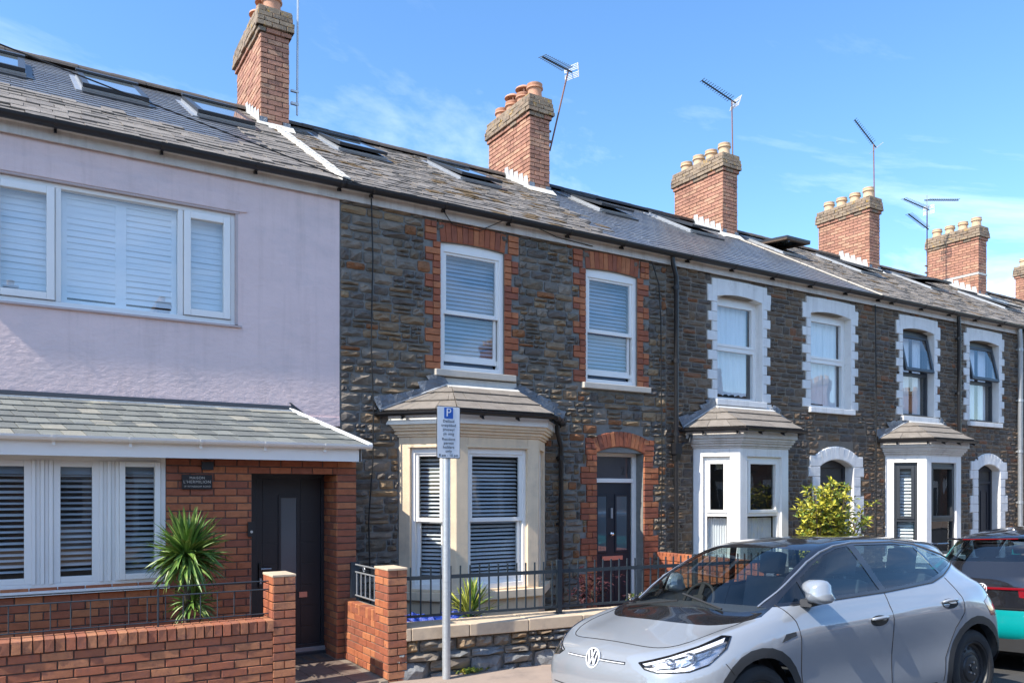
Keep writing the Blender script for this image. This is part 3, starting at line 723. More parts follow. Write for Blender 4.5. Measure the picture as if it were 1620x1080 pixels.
# ================================================================== left house: pink render above, brick below
hp = thing('terraced_house', 'pink rendered house with wide white windows, slate canopy and dark front door', 'house', (.7, 0, 0))
X0 = -1.9
mb = MB()
ops = [(-.22, 2.085, 3.63, 4.89), (-.95, 1.27, .95, 2.17), (2.1, 3.01, 0, 2.04)]
panel(mb, X0, P1-.005, 2.70, ZE-.05, 0, .3, ops[:1], 'pink_render')
mb.box((X0, -.012, 2.60), (P1-.005, .3, 2.70), 'pink_render')
mb.box((X0, .0, 0), (2.1, .3, 2.60), 'mortar_dark'); mb.box((3.03, 0, 0), (P1-.005, .3, 2.6), 'mortar_dark'); mb.box((2.1, 0, 2.1), (3.03, .3, 2.6), 'mortar_dark')
mb.box((X0, 0.3, 0), (X0+.25, 8.4, ZE-.1), 'far_render'); back_wall(hp, X0, P1)
mb.prism([(-.25, 4.885), (2.10, 4.885), (2.18, 4.895), (2.06, 5.05), (-.25, 5.05)], -.016, .0, 'pink_render')
wallp = mb.build('wall', hp)
# reveals (bare render edge) and the long window
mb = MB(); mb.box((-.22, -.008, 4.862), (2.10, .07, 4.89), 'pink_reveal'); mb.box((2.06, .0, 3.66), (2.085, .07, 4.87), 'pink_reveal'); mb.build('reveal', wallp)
T = Tr(-.22, .035, 3.655)
W_, H_ = 2.28, 1.205
wb = window_base(hp, T, W_, H_, 0, .09, 'upvc', fr=.045, head=.045, bot=.05, label='wide first floor window of three lights with closed white shutters')
for a in (.575, 1.70): mb = MB(T); mb.box((a, 0.001, .05), (a+.05, .09, H_-.045), 'upvc'); mb.build('mullion', wb, bevel=.004)
for a, b in ((.05, .57), (1.755, 2.23)):
    mb = MB(T); frame_rect(mb, a, b, .055, H_-.05, -.022, .05, .07, 'upvc'); mb.build('sash', wb, bevel=.006); pane(wb, T, a+.07, b-.07, .125, H_-.12, .015)
    slats(wb, T, a+.05, b-.05, .06, H_-.05, .11, .062, .067, 82, 'shutter', name='louvre')
pane(wb, T, .625, 1.70, .05, H_-.045, .04)
for a, b in ((.63, 1.165), (1.165, 1.70)):
    mb = MB(T); frame_rect(mb, a, b, .05, H_-.045, .10, .125, .05, 'shutter'); mb.build('shutter_frame', wb); slats(wb, T, a+.045, b-.045, .10, H_-.09, .112, .062, .067, 82, 'shutter', name='louvre')
room(wb, T, W_, H_, .3, 'room_mid')
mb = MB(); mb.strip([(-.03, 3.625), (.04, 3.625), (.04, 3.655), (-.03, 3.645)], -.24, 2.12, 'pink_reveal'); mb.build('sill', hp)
# ground floor brick bay wall with window, door recess and pier
YW = -.56
mb = MB(); panel(mb, X0, 2.095, 0, 2.30, YW+.012, YW+.20, [(-.97, 1.27, .93, 2.18)], 'mortar_dark')
mb.box((2.095, YW+.012, 2.03), (3.01, YW+.2, 2.3), 'mortar_dark'); mb.box((3.01, YW+.012, 0), (P1-.018, 0, 2.3), 'mortar_dark'); mb.box((2.01, YW+.2, 0), (2.083, -.02, 2.3), 'mortar_dark')
mb.box((2.09, YW+.2, 2.05), (3.02, .0, 2.3), 'fascia_white')
bw = mb.build('brick_wall', hp)
pc = Pieces(); CH = .075
rg = random.Random(5)
for i in range(29):
    z = .0+i*CH; zc = z+CH/2
    segs = [(X0, 2.095)] if z < .90 or z > 2.17 else [(X0, -.97), (1.27, 2.095)]
    if z > 2.02: segs = [(X0, 3.01)] if z > 2.17 else [(X0, -.97), (1.27, 3.01)]
    for a, b in segs:
        x = a-(.1125 if i % 2 else 0)
        while x < b-.01:
            xa, xb = max(x, a), min(x+.225, b)
            header = (.86 < z < .93)
            if xb-xa > .02: pc.add(UB, ((xa+xb)/2, YW+.1, zc), (xb-xa-.010, .1+rg.uniform(-.002, .004), CH-.010), rg.choice(BR))
            x += .225
    # pier beside the door: front and return
    pc.add(UB, ((3.01+P1-.012)/2, YW+.1, zc), (P1-.012-3.01-.004, .1, CH-.010), rg.choice(BR))
    y = YW; k = 0
    while y < -.13:
        L_ = .1125 if (k == 0 and i % 2) else .225; yb = min(y+L_, -.13)
        pc.add(UB, (3.012+.09, (y+yb)/2, zc), (yb-y-.01, .1, CH-.01), rg.choice(BR), rot=Matrix.Rotation(-R(90), 4, 'Z')); y = yb; k += 1
pc.flush('brick', bw, 300, joined='brickwork')
mb = MB(); mb.box((1.60, YW-.03, 2.06), (1.71, YW+.02, 2.14), 'black_plastic'); mb.build('porch_light', hp)
T = Tr(-.97, YW+.01, .95); W_, H_ = 2.24, 1.23
wb = window_base(hp, T, W_, H_, 0, .10, 'upvc', fr=.045, head=.05, bot=.055, label='ground floor window of white frames with open blinds')
for a in (.33, 1.13-.015, 1.66):
    mb = MB(T)
    for k in range(5): mb.box((a+k*.034, -.014 if k % 2 == 0 else .0, .05), (a+k*.034+.032, .1, H_-.05), 'upvc')
    mb.build('mullion', wb, bevel=.003)
lights = [(.05, .33), (.50, 1.115), (1.285, 1.66), (1.83, 2.19)]
for k, (a, b) in enumerate(lights):
    mb = MB(T); fw = .058 if k < 3 else .05; y0_ = -.0 if k in (1, 2) else -.03
    frame_rect(mb, a, b, .055, H_-.05, y0_, .06, fw, 'upvc', fb=.055); mb.build('sash', wb, bevel=.004); pane(wb, T, a+fw, b-fw, .11, H_-.05-fw, .02, 'glass_bay')
    slats(wb, T, a+fw-.01, b-fw+.01, .10, H_-.05-fw-.05, .13, .052, .055, 24 if k < 3 else 34, 'blind_white')
    mb = MB(T); mb.box((a+fw-.02, .09, H_-.05-fw-.07), (b-fw+.02, .12, H_-.05), 'blind_grey'); mb.build('blind_headrail', wb)
room(wb, T, W_, H_, .9, 'room_dark')
mb = MB(); mb.strip([(YW-.05, .905), (YW+.05, .905), (YW+.05, .95), (YW-.05, .935)], -1.0, 1.30, 'upvc'); mb.build('sill', hp)
# front door
T = Tr(2.19, -.14, 0)
mb = MB(T); frame_rect(mb, 0, .84, .09, 2.05, 0, .09, .06, 'door_black', fb=.05); mb.box((.0, -.07, .0), (.85, .1, .055), 'anthracite'); mb.box((.0, -.03, .055), (.85, .1, .10), 'grey_steel')
df = mb.build('door', hp, label='black composite front door with narrow glass panel and bar handle', bevel=.003)
mb = MB(T); mb.box((.062, .03, .10), (.778, .07, 1.99), 'door_black')
for z0_, z1_ in [(.10+.235*k, .10+.235*(k+1)) for k in range(8)]:
    mb.box((.13, .024, z0_+.008), (.29, .031, z1_-.004), 'door_black'); mb.box((.55, .024, z0_+.008), (.71, .031, z1_-.004), 'door_black')
mb.build('door_leaf', df)
mb = MB(T); frame_rect(mb, .30, .53, .72, 1.80, .015, .035, .028, 'door_black'); mb.build('glazing_bead', df)
mb = MB(T); mb.box((.328, .026, .748), (.502, .03, 1.772), 'frosted') if 'frosted' in MAT else mb.box((.328, .026, .748), (.502, .03, 1.772), 'room_mid'); mb.build('pane', df)
mb = MB(T); mb.box((.085, -.0, .80), (.115, .03, 1.06), 'black_plastic'); mb.tube([(.10, -.02, 1.0), (.21, -.025, 1.0)], .010, 'grey_steel', 8); mb.box((.09, -.012, .84), (.11, .0, .90), 'grey_steel'); mb.build('handle', df)
mb = MB(T); mb.box((.53, .01, .66), (.62, .032, .72), 'copper_slot'); mb.build('letterbox', df)
mb = MB(); mb.box((2.115, YW-.03, 1.38), (2.05, YW+.005, 1.53), 'black_plastic'); o = mb.build('doorbell', hp)
mb = MB(); mb.lathe([(.0, 0), (.014, 0), (.014, .006), (0, .006)], 'letter_silver', 12, Matrix.Translation((2.083, YW-.03, 1.43)) @ UP); mb.build('button', o)
# name plaque
pl = MB(); pl.box((1.415, YW-.022, 1.865), (1.70, YW+.0, 2.01), 'plaque'); pq = pl.build('name_plaque', hp, bevel=.002)
for txt, z, s in (('MAISON', 1.978, .036), ("L'HERMILION", 1.938, .040), ('19 WYNDHAM ROAD', 1.893, .024)):
    vs, fs = textmesh(txt, s, .001, space=1.12); mb = MB(Matrix.Translation((1.557, YW-.0235, z)) @ UP); mb.add(vs, fs, 'letter_silver'); mb.build('lettering', pq)
# canopy roof over the ground floor
cn_ = thing_canopy = None
mb = MB(); mb.add([(X0, 0, 2.74), (2.66, 0, 2.74), (3.30, -.02, 2.36), (3.30, -.76, 2.33), (X0, -.76, 2.33)], [(0, 4, 3, 1), (1, 3, 2)], 'mortar_dark')
mb.box((X0, -.70, 2.29), (3.22, 0, 2.30), 'fascia_white')
can = mb.build('canopy_roof', hp)
SG = ['slate_green_0', 'slate_green_0', 'slate_green_1', 'slate_green_1', 'slate_green_2', 'slate_green_2', 'slate_green_3']
slated(can, (X0, -.785, 2.335), (3.27, -.785, 2.335), (2.66, -.02, 2.76), (X0, -.02, 2.76), 7, .19, SG, t=.009, jit=.04, seed=4, lift=.006, tilt=.010)
slated(can, (3.28, -.77, 2.335), (3.28, -.0, 2.345), (2.69, -.0, 2.76), (2.66, -.02, 2.76), 7, .19, SG, t=.009, seed=5, lift=.006, tilt=.008)
mb = MB(); mb.add([(2.63, -.05, 2.745), (2.675, -.04, 2.745), (3.32, -.80, 2.345), (3.27, -.81, 2.345), (2.64, -.03, 2.78), (2.685, -.02, 2.775), (3.325, -.79, 2.365), (3.275, -.80, 2.37)], [(0, 1, 2, 3), (7, 6, 5, 4), (0, 4, 5, 1), (1, 5, 6, 2), (2, 6, 7, 3), (3, 7, 4, 0)], 'upvc')
mb.build('hip_trim', can)
mb = MB(); mb.strip([(-.05, 2.745), (-.0, 2.765), (-.0, 2.80), (-.02, 2.805), (-.03, 2.77), (-.055, 2.765)], X0, 2.67, 'anthracite'); mb.box((X0, -.075, 2.735), (2.66, -.05, 2.755), 'lead_pale')  # near-black strip: the shadow above the canopy is painted into the flashing's colour
mb.add([(2.66, -.02, 2.84), (2.64, -.005, 2.84), (3.24, -.005, 2.40), (3.27, -.02, 2.40), (2.66, -.02, 2.78), (3.27, -.02, 2.34)], [(0, 1, 2, 3), (0, 3, 5, 4)], 'anthracite'); mb.build('flashing', can)
mb = MB(); mb.box((X0, -.765, 2.165), (3.20, -.74, 2.325), 'upvc'); mb.box((3.18, -.765, 2.165), (3.205, 0, 2.325), 'upvc'); mb.build('fascia', can)
gutter(can, X0, 3.30, -.815, 2.345, 'upvc', r=.047, brk=.62)
# upper roof
def mf_pink(x, y, rg):
    if y > 1.35-.22*x+rg.uniform(-.05, .05) and x < 2.7: return rg.choice(['slate_new_0', 'slate_new_1', 'slate_new_2'])
    return rg.choice(['slate_old_0', 'slate_old_0', 'slate_old_1', 'slate_old_2', 'slate_old_2'])
SKP = [(-.25, 2.93), (1.12, 2.93), (2.50, 3.05)]
def sk_rects(l, w=.78, ln=1.4): return [(x-w/2-.055, x+w/2+.055, y-ln/2*math.cos(SA)-.10, y+ln/2*math.cos(SA)+.05) for x, y in l]
rf = main_roof(hp, X0, P1+.02, mf_pink, .19, .25, 11, sk_rects(SKP), 300, lift=.05)
ridge(rf, X0, 3.2, .05)
for i, (x, y) in enumerate(SKP): skylight(hp, x, y, lift=.02)
fascia(hp, X0, P1); gutter(hp, X0, P1+.02, -.148, ZE-.03, 'black_plastic', r=.062)
pc = Pieces()        # white coping down the party line
for i in range(22):
    y = YE+i*.2
    if y > 3.9: break
    x = 3.27+.055*y; pc.add(UL, (x, y, roofz(y)-.02), (.11+random.uniform(-.01, .01), .225, .055), 'cement', rot=Matrix.Rotation(SA, 4, 'X') @ Matrix.Rotation(random.uniform(-.04, .04)-.05, 4, 'Z'), vi=0)
pc.flush('coping_tile', rf, 40)
chimney(hp, 3.20, 3.64, 3.38, 4.88, 9.22, 7.2, 'red', label='chimney stack beside the white party line coping')

# ================================================================== generic stone house parts
def upper_window(house, wallmb, pc, holes, x0, x1, kind, zs=4.965, rise=.024, sillx=None, mort='mortar_grey'):
    z0 = 3.37
    if kind == 'red':
        toothed(pc, x0, x1, z0, zs+.0, .0835, 2, .215, .108, BR, .10, .014, holes, start=0, brick=.1, jit=.004)
        toothed(pc, x0-.055, x1+.055, zs, zs+.25, .0835, 2, .165, .165, BR, .10, .0135, holes, brick=.1)
        arch(pc, wallmb, x0, x1, zs, rise, .245, 12, BR, .10, .012, holes, mort)
    else:
        toothed(pc, x0, x1, z0-.08, zs+.0, .158, 1, .205, .11, ['white_block'], .14, .012, holes, start=0, gap=.004, jit=.010)
        al = archline(x0, x1, zs-.05, rise+.028); top = 5.19
        lintel(house, al, x0, x1, zs-.05, top)
        mb = MB(); mb.box((x1-.002, -.008, z0-.08), (x1+.05, .14, zs-.05), 'white_block'); mb.build('painted_reveal', house)
        holes.append((x0-.12, x1+.12, zs-.05, top+.01))
        toothed(pc, x0-.11, x1+.11, zs-.05, zs+.11, .158, 1, .10, .05, ['white_block'], .14, .0115, holes, gap=.003)
def lintel(house, al, x0, x1, zs, top):
    k = len(al)-1; mb = MB(); n = 10; L0, L1 = x0-.11, x1+.11
    for i in range(k):
        f = lambda x: top-.01+.012*math.sin(math.pi*(x-L0)/(L1-L0))
        a, b = al[i], al[i+1]; mb.prism([a, b, (b[0], f(b[0])), (a[0], f(a[0]))], -.012, .14, 'white_block')
    mb.box((L0, -.012, zs), (x0, .14, top-.01), 'white_block'); mb.box((x1, -.012, zs), (L1, .14, top-.01), 'white_block'); mb.build('painted_lintel', house)
def door_surround(house, wallmb, pc, holes, x0, x1, kind, mort):
    if kind == 'red':
        toothed(pc, x0, x1, .02, 2.36, .0835, 3, .285, .18, BR, .16, .014, holes, start=1, brick=.1, jit=.004)
        toothed(pc, x0, x1, 2.36, 2.60, .0835, 3, .20, .18, BR, .16, .014, holes, brick=.1)
        arch(pc, wallmb, x0, x1, 2.39, .09, .225, 13, BR, .16, .014, holes, mort)
    else:
        mb = MB(); mb.box((x1-.002, -.008, .02), (x1+.05, .165, 2.27), 'white_block'); mb.build('painted_reveal', house)
        toothed(pc, x0, x1, .02, 2.27, .17, 2, .30, .20, ['white_block'], .16, .012, holes, gap=.003)
        arch(pc, wallmb, x0, x1, 2.27, .13, .235, 9, ['white_block'], .16, .012, holes, 'white_block', gap=1.0)
        toothed(pc, x0, x1, 2.27, 2.46, .17, 2, .27, .2, ['white_block'], .16, .012, holes, gap=.003)
def offs(pl, d):
    """plan outline of a bay pushed outwards by d; the ends stay on the wall"""
    A, B, Cc, D = [Vector(p) for p in pl]; out = []
    def ln(p, q):
        e = (q-p).normalized(); n = Vector((e.y, -e.x)); return p+n*d, e
    l1, l2, l3 = ln(A, B), ln(B, Cc), ln(Cc, D)
    def inter(a, b):
        (p, e), (q, g) = a, b; den = e.x*g.y-e.y*g.x; t = ((q.x-p.x)*g.y-(q.y-p.y)*g.x)/den; return p+e*t
    P_ = lambda l: l[0]+l[1]*((0-l[0].y)/l[1].y)
    return [tuple(P_(l1)), tuple(inter(l1, l2)), tuple(inter(l2, l3)), tuple(P_(l3))]
def bay(house, pl, m, kind, apex, zg=2.78, slm=None, gut='black_plastic', label=None):
    A, B, Cc, D = pl
    inner = MB(); o = MB(); faces = [(A, B), (B, Cc), (Cc, D)]
    zw0, zw1 = .66, 2.37
    base = MB(); base.extr(offs(pl, .0), 0, .52, m); base.extr(offs(pl, .07), .535, .635, m); base.extr(offs(pl, .03), .52, .54, m); base.extr(offs(pl, 0), .635, zw0, m)
    for i, (p, q) in enumerate(faces):
        p_, q_ = Vector(p), Vector(q); L_ = (q_-p_).length; a = math.atan2(q_.y-p_.y, q_.x-p_.x); T = Tr(p[0], p[1], 0, a); base.T = T
        m0 = .16 if i == 1 else .15
        if i == 2 and L_ > 0: m0 = .15
        panel(base, 0, L_, zw0, 2.50, 0, .14, [(m0, L_-m0, zw0, zw1)], m)
        # small raised margin round the opening
        base.box((m0-.03, -.006, zw1), (L_-m0+.03, .02, zw1+.03), m)
    base.T = None
    for d, z0, z1 in ((.02, 2.50, 2.53), (.045, 2.53, 2.57), (.075, 2.57, 2.60), (.095, 2.60, 2.645)): base.extr(offs(pl, d), z0, z1, m if kind == 'cream' else 'fascia_white')
    bo = base.build('bay', house, bevel=.006, label=label)
    mb = MB(); mb.extr(offs(pl, .125), 2.645, 2.755, 'upvc' if kind == 'cream' else 'fascia_white'); mb.build('fascia', bo)
    for i, (p, q) in enumerate(faces):
        p_, q_ = Vector(p), Vector(q); L_ = (q_-p_).length; a = math.atan2(q_.y-p_.y, q_.x-p_.x)
        m0 = .16 if i == 1 else .15
        T = Tr(p[0], p[1], 0, a) @ Matrix.Translation((m0, .045, zw0)); w = L_-2*m0; h = zw1-zw0
        if kind == 'cream': sash_window(bo, T, w, h, fr=.045, head=.07, bgap=.048, bang=33, bm='blind_white', glassm='glass_bay', split=.49)
        elif kind == 'white':
            wb = window_base(bo, T, w, h, 0, .09, 'upvc', fr=.05, head=.06); zm = .80
            mb = MB(T); mb.box((.05, .0, zm), (w-.05, .09, zm+.05), 'upvc'); frame_rect(mb, .05, w-.05, zm+.05, h-.06, -.015, .05, .05, 'upvc'); mb.build('sash', wb, bevel=.004)
            pane(wb, T, .1, w-.1, zm+.1, h-.11, .03, 'glass_bay'); pane(wb, T, .05, w-.05, .06, zm, .04, 'glass_bay')
            curtain(wb, T, .05, w-.05, .06, zm-.03, .12, n=8); room(wb, T, w, h, .8)
        else:
            wb = window_base(bo, T, w, h, 0, .09, 'anthracite', fr=.045, head=.06); zm = .62
            mb = MB(T); mb.box((.045, .0, zm), (w-.045, .09, zm+.05), 'anthracite'); frame_rect(mb, .045, w-.045, zm+.05, h-.06, -.02, .05, .055, 'anthracite'); mb.build('sash', wb, bevel=.004)
            pane(wb, T, .1, w-.1, zm+.1, h-.11, .03, 'glass_bay'); pane(wb, T, .045, w-.045, .06, zm, .04, 'glass_bay')
            if i < 1: slats(wb, T, .06, w-.06, .06, h-.08, .13, .062, .07, 50, 'shutter', name='louvre')
            room(wb, T, w, h, .8)
    # hipped roof
    ev = offs(pl, .19); aL, aR = apex; zt = 3.17
    E_ = [(p[0], p[1], zg+.015) for p in ev]
    mb = MB(); mb.add([E_[0], E_[1], E_[2], E_[3], (aL, -.01, zt), (aR, -.01, zt), (E_[0][0], 0, zg), (E_[3][0], 0, zg)], [(0, 1, 4), (1, 2, 5, 4), (2, 3, 5), (0, 3, 2, 1)], 'mortar_dark')
    br = mb.build('bay_roof', bo)
    sm = slm or ['slate_old_2', 'slate_old_0', 'slate_old_2']
    slated(br, E_[1], E_[2], (aR, -.05, zt), (aL, -.05, zt), 3, .36, sm, t=.013, jit=.14, seed=21, lift=.012)
    slated(br, E_[0], E_[1], (aL, -.05, zt), (aL-.05, -.01, zt), 3, .34, sm, t=.013, jit=.12, seed=22, lift=.010)
    slated(br, E_[2], E_[3], (aR+.05, -.01, zt), (aR, -.05, zt), 3, .34, sm, t=.013, jit=.12, seed=23, lift=.010)
    mb = MB(); mb.strip([(-.10, zt-.035), (-.0, zt+.0), (-.0, zt+.10), (-.015, zt+.10), (-.03, zt+.025), (-.11, zt-.02)], aL-.06, aR+.04, 'lead_pale' if kind != 'cream' else 'cement'); mb.build('flashing', br)
    rg = random.Random(int(aL*10))
    for sd in (-1, 1):
        e0 = Vector(E_[0] if sd < 0 else E_[3]); a0 = Vector((aL if sd < 0 else aR, 0, zt)); n = 5
        for k in range(n):
            t0, t1 = k/n, (k+1.15)/n; p = e0.lerp(a0, t0); q = e0.lerp(a0, min(t1, 1)); d = Vector((sd*1, 0, 0))
            hgt = rg.uniform(.10, .18); sk = rg.uniform(.05, .12)*sd
            vs = [(p.x, -.035, p.z), (q.x, -.035, q.z), (q.x+sk, -.03-rg.uniform(0, .03), q.z+hgt*.8), ((p.x+q.x)/2+sk, -.032-rg.uniform(0, .03), (p.z+q.z)/2+hgt*.9), (p.x+sk*1.3, -.03, p.z+hgt)]
            fs = [(0, 1, 2, 3, 4)] if sd < 0 else [(4, 3, 2, 1, 0)]
            vs += [(v[0], v[1]+.012, v[2]) for v in vs]
            m_ = MB(); m_.add(vs, [(0, 1, 3), (1, 2, 3), (0, 3, 4), (5, 8, 6), (6, 8, 7), (5, 9, 8), (0, 5, 6, 1), (1, 6, 7, 2), (4, 9, 5, 0), (2, 7, 8, 3), (3, 8, 9, 4)], 'lead'); m_.build('lead_soaker', br)
        m_ = MB(); m_.tube([tuple(e0+Vector((0, -.03, .03))), tuple(a0+Vector((0, -.04, .03)))], .011, 'lead_pale' if sd < 0 else 'lead', 6); m_.build('lead_roll', br)
    gp = offs(pl, .235); gutter(bo, 0, 0, 0, 0, gut, r=.045, brk=.5, path=[(p[0], min(p[1], -.0), zg) for p in gp])
    return bo

def stone_house(p0, p1, label, kind, wA, wB, door, bayspec, seed, stones_limit=300, mort='mortar_grey', roofargs=None):
    h = thing('terraced_house', label, 'house', ((p0+p1)/2, 0, 0))
    wm = MB(); pc = Pieces(); bp = Pieces(); holes = []
    ops = []
    zs = 4.965 if kind == 'red' else 4.915
    for (a, b) in (wA, wB): ops.append((a, b, 3.30, zs+.03)); holes.append((a, b, 3.29, zs))
    ops.append((door[0], door[1], 0, 2.40)); holes.append((door[0], door[1], 0, 2.40))
    pl = bayspec['plan']; ops.append((pl[0][0]+.1, pl[3][0]-.1, 0, 2.6)); holes.append((pl[0][0], pl[3][0], 0, 2.62))
    panel(wm, p0+.002, p1-.002, 0, ZE-.06, .012, .26, ops, mort)
    wm.box((p0, .012, -.3), (p1, .3, 0), mort); back_wall(h, p0, p1)
    for (a, b) in (wA, wB): upper_window(h, wm, bp, holes, a, b, kind, mort=mort, zs=zs+(0 if kind == 'red' else .05)); holes.append((a-.12, b+.12, 3.28, 3.375))
    door_surround(h, wm, bp, holes, door[0], door[1], kind, mort)
    wo_ = wm.build('wall', h)
    rubble(pc, p0+.004, p1-.004, .0, ZF+.02, holes, GREY if kind == 'red' else BRN, GW if kind == 'red' else BWT, seed, back=.03, dep=.040 if kind == 'red' else .022)
    pc.flush('stone', wo_, stones_limit, joined='stonework')
    bp.flush('brick' if kind == 'red' else 'painted_block', wo_, 300, joined='surround')
    bay(h, pl, bayspec['mat'], bayspec['kind'], bayspec['apex'])
    fascia(h, p0, p1); gutter(h, p0, p1, -.148, ZE-.03, 'black_plastic', r=.062)
    return h, wo_

# ================================================================== number 21: grey rubble, red brick dressings
D21 = (7.015, 7.885)
h21, w21 = stone_house(P1, P2, 'grey stone house with red brick window surrounds and cream stone bay', 'red', (4.55, 5.485), (6.82, 7.765), D21,
    dict(plan=[(3.98, 0), (4.47, -.57), (5.64, -.57), (6.13, 0)], mat='cream_stone', kind='cream', apex=(4.67, 5.62)), 31)
for a, b, lab in ((4.55, 5.485, 'left upper sash window above the bay roof'), (6.82, 7.765, 'right upper sash window above the door')):
    sash_window(h21, Tr(a, .035, 3.375), b-a, 1.59, rise=.024, opened=.06, bm='blind_grey', bang=60, bgap=.052, split=.47, label=lab)
sill(h21, 4.455, 5.63, 3.285, 3.365, -.07, .05, 'sill_stone'); sill(h21, 6.745, 7.975, 3.285, 3.365, -.07, .05, 'sill_stone')
T = Tr(D21[0], .165, 0); w = D21[1]-D21[0]
mb = MB(T); mb.box((0, 0, .1), (.075, .09, 2.41), 'upvc'); mb.box((w-.075, 0, .1), (w, .09, 2.41), 'upvc'); mb.box((.075, .002, 1.97), (w-.075, .09, 2.03), 'upvc')
mb.prism([(.075, 2.35), (w-.075, 2.35)]+[(x, z) for x, z in reversed(archline(0, w, 2.39, .09))], .001, .089, 'upvc'); mb.box((0, -.1, 0), (w, .1, .1), 'sill_stone')
dr = mb.build('door', h21, bevel=.004, label='navy panelled front door with arched fanlight numbered 21')
mb = MB(T); mb.box((.077, .03, .1), (w-.077, .075, 1.968), 'navy_paint')
for a, b in ((.135, .35), (.48, w-.135)):
    for c, d in ((.22, .78),): mb.box((a, .022, c), (b, .03, d), 'navy_paint')
    frame_rect(mb, a, b, .95, 1.80, .016, .032, .03, 'navy_paint')
mb.build('door_leaf', dr, bevel=.003)
for a, b in ((.165, .32), (.51, w-.165)): mb = MB(T); mb.box((a, .022, .98), (b, .028, 1.77), 'glass_sky'); mb.build('pane', dr)
mb = MB(T); mb.box((.075, .03, 2.03), (w-.075, .034, 2.36), 'glass_dark') if 'glass_dark' in MAT else mb.box((.075, .03, 2.03), (w-.075, .034, 2.36), 'room_mid'); mb.build('fanlight', dr)
vs, fs = textmesh('21', .17, .001); mb = MB(T @ Matrix.Translation((w-.19, .028, 2.14)) @ UP); mb.add(vs, fs, 'sign_black'); mb.build('number', dr)
mb = MB(T); mb.box((.24, .012, .84), (.62, .032, .90), 'copper_slot'); mb.build('letterbox', dr)
mb = MB(T); mb.lathe([(0, 0), (.03, 0), (.035, .03), (.02, .05), (0, .055)], 'chrome', 14, Matrix.Translation((.415, .03, 1.22)) @ Matrix.Rotation(R(90), 4, 'X')); mb.box((.40, .005, 1.45), (.43, .03, 1.60), 'grey_steel'); mb.build('knocker', dr)
def mf21(x, y, rg):
    bnd = 7.35+.30*max(y, 0)+rg.uniform(-.22, .22)
    if x > bnd: return rg.choice(['slate_new_0', 'slate_new_1', 'slate_new_2'])
    if rg.random() < .12: return 'slate_moss'
    return rg.choice(['slate_old_0', 'slate_old_1', 'slate_old_1', 'slate_old_2', 'slate_old_3'])
SK21 = [(4.50, 3.10), (6.50, 3.0)]
rf21 = main_roof(h21, P1+.03, P2, mf21, .165, .22, 12, sk_rects(SK21), 300, lift=.0)
ridge(rf21, 3.66, 8.08, .0)
for x, y in SK21: skylight(h21, x, y, ang=2.5)
chimney(h21, 8.09, 8.54, 3.38, 4.88, 9.15, 7.2, 'red', label='chimney stack with two capped terracotta pots')
downpipe(h21, 6.345, -.075, .0, 2.45, bend=(6.22, -.16), cl=.9)
mb = MB(); mb.tube([(3.60, -.075, 5.30), (3.62, -.07, 4.6), (3.60, -.065, 3.6), (3.63, -.065, 2.8), (3.62, -.07, 2.2), (3.57, -.065, 1.5), (3.60, -.065, .3)], .009, 'wire_black', 5); mb.build('wall_cable', h21)
mb = MB(); mb.tube([(7.98, -.07, 5.22), (8.12, -.07, 4.9), (8.16, -.07, 4.4), (8.17, -.065, 3.5), (8.19, -.065, 2.2), (8.17, -.065, 1.1)], .009, 'wire_black', 5); mb.build('wall_cable', h21)
mb = MB(); mb.tube([(4.45, -.16, 5.36), (4.7, -.03, 5.20), (5.1, -.03, 5.19), (5.5, -.19, 5.40)], .006, 'wire_black', 5); mb.tube([(5.5, -.19, 5.40), (6.3, -.045, 5.30), (6.9, -.06, 5.27)], .006, 'wire_black', 5); mb.build('phone_cable', h21)

# ================================================================== third house: brown rubble, white surrounds
hC, wC = stone_house(P2, P3, 'brown stone house with plain white windows, white bay and smooth slate roof', 'white', (9.40, 10.43), (11.65, 12.755), (11.90, 12.83),
    dict(plan=[(8.885, 0), (9.29, -.57), (10.38, -.57), (10.80, 0)], mat='white_paint', kind='white', apex=(9.38, 10.6)), 41, mort='mortar_brown')
for a, b, lab, hem in ((9.40, 10.43, 'left upper window with patterned net curtain', True), (11.65, 12.755, 'right upper window with plain net curtain', False)):
    T = Tr(a, .13, 3.29); w = b-a; hh = 1.66
    wb = window_base(hC, T, w, hh, .055, .07, 'upvc', fr=.06, head=.10, bot=.06, label=lab)
    mb = MB(T); mb.box((.06, .0, .80), (w-.06, .07, .87), 'upvc'); frame_rect(mb, .06, w-.06, .87, hh-.10, -.012, .05, .045, 'upvc'); mb.build('sash', wb, bevel=.004)
    pane(wb, T, .105, w-.105, .915, hh-.145, .02); pane(wb, T, .06, w-.06, .06, .80, .03)
    curtain(wb, T, .06, w-.10 if hem else w*.62, .10, hh-.1, .11, n=7 if hem else 3, hem=hem)
    if not hem: curtain(wb, T, w*.60, w-.06, .07, hh-.1, .125, n=2)
    room(wb, T, w, hh, .5, 'room_mid')
    sill(hC, a-.06, b+.06, 3.20, 3.29, -.06, .13, 'white_block')
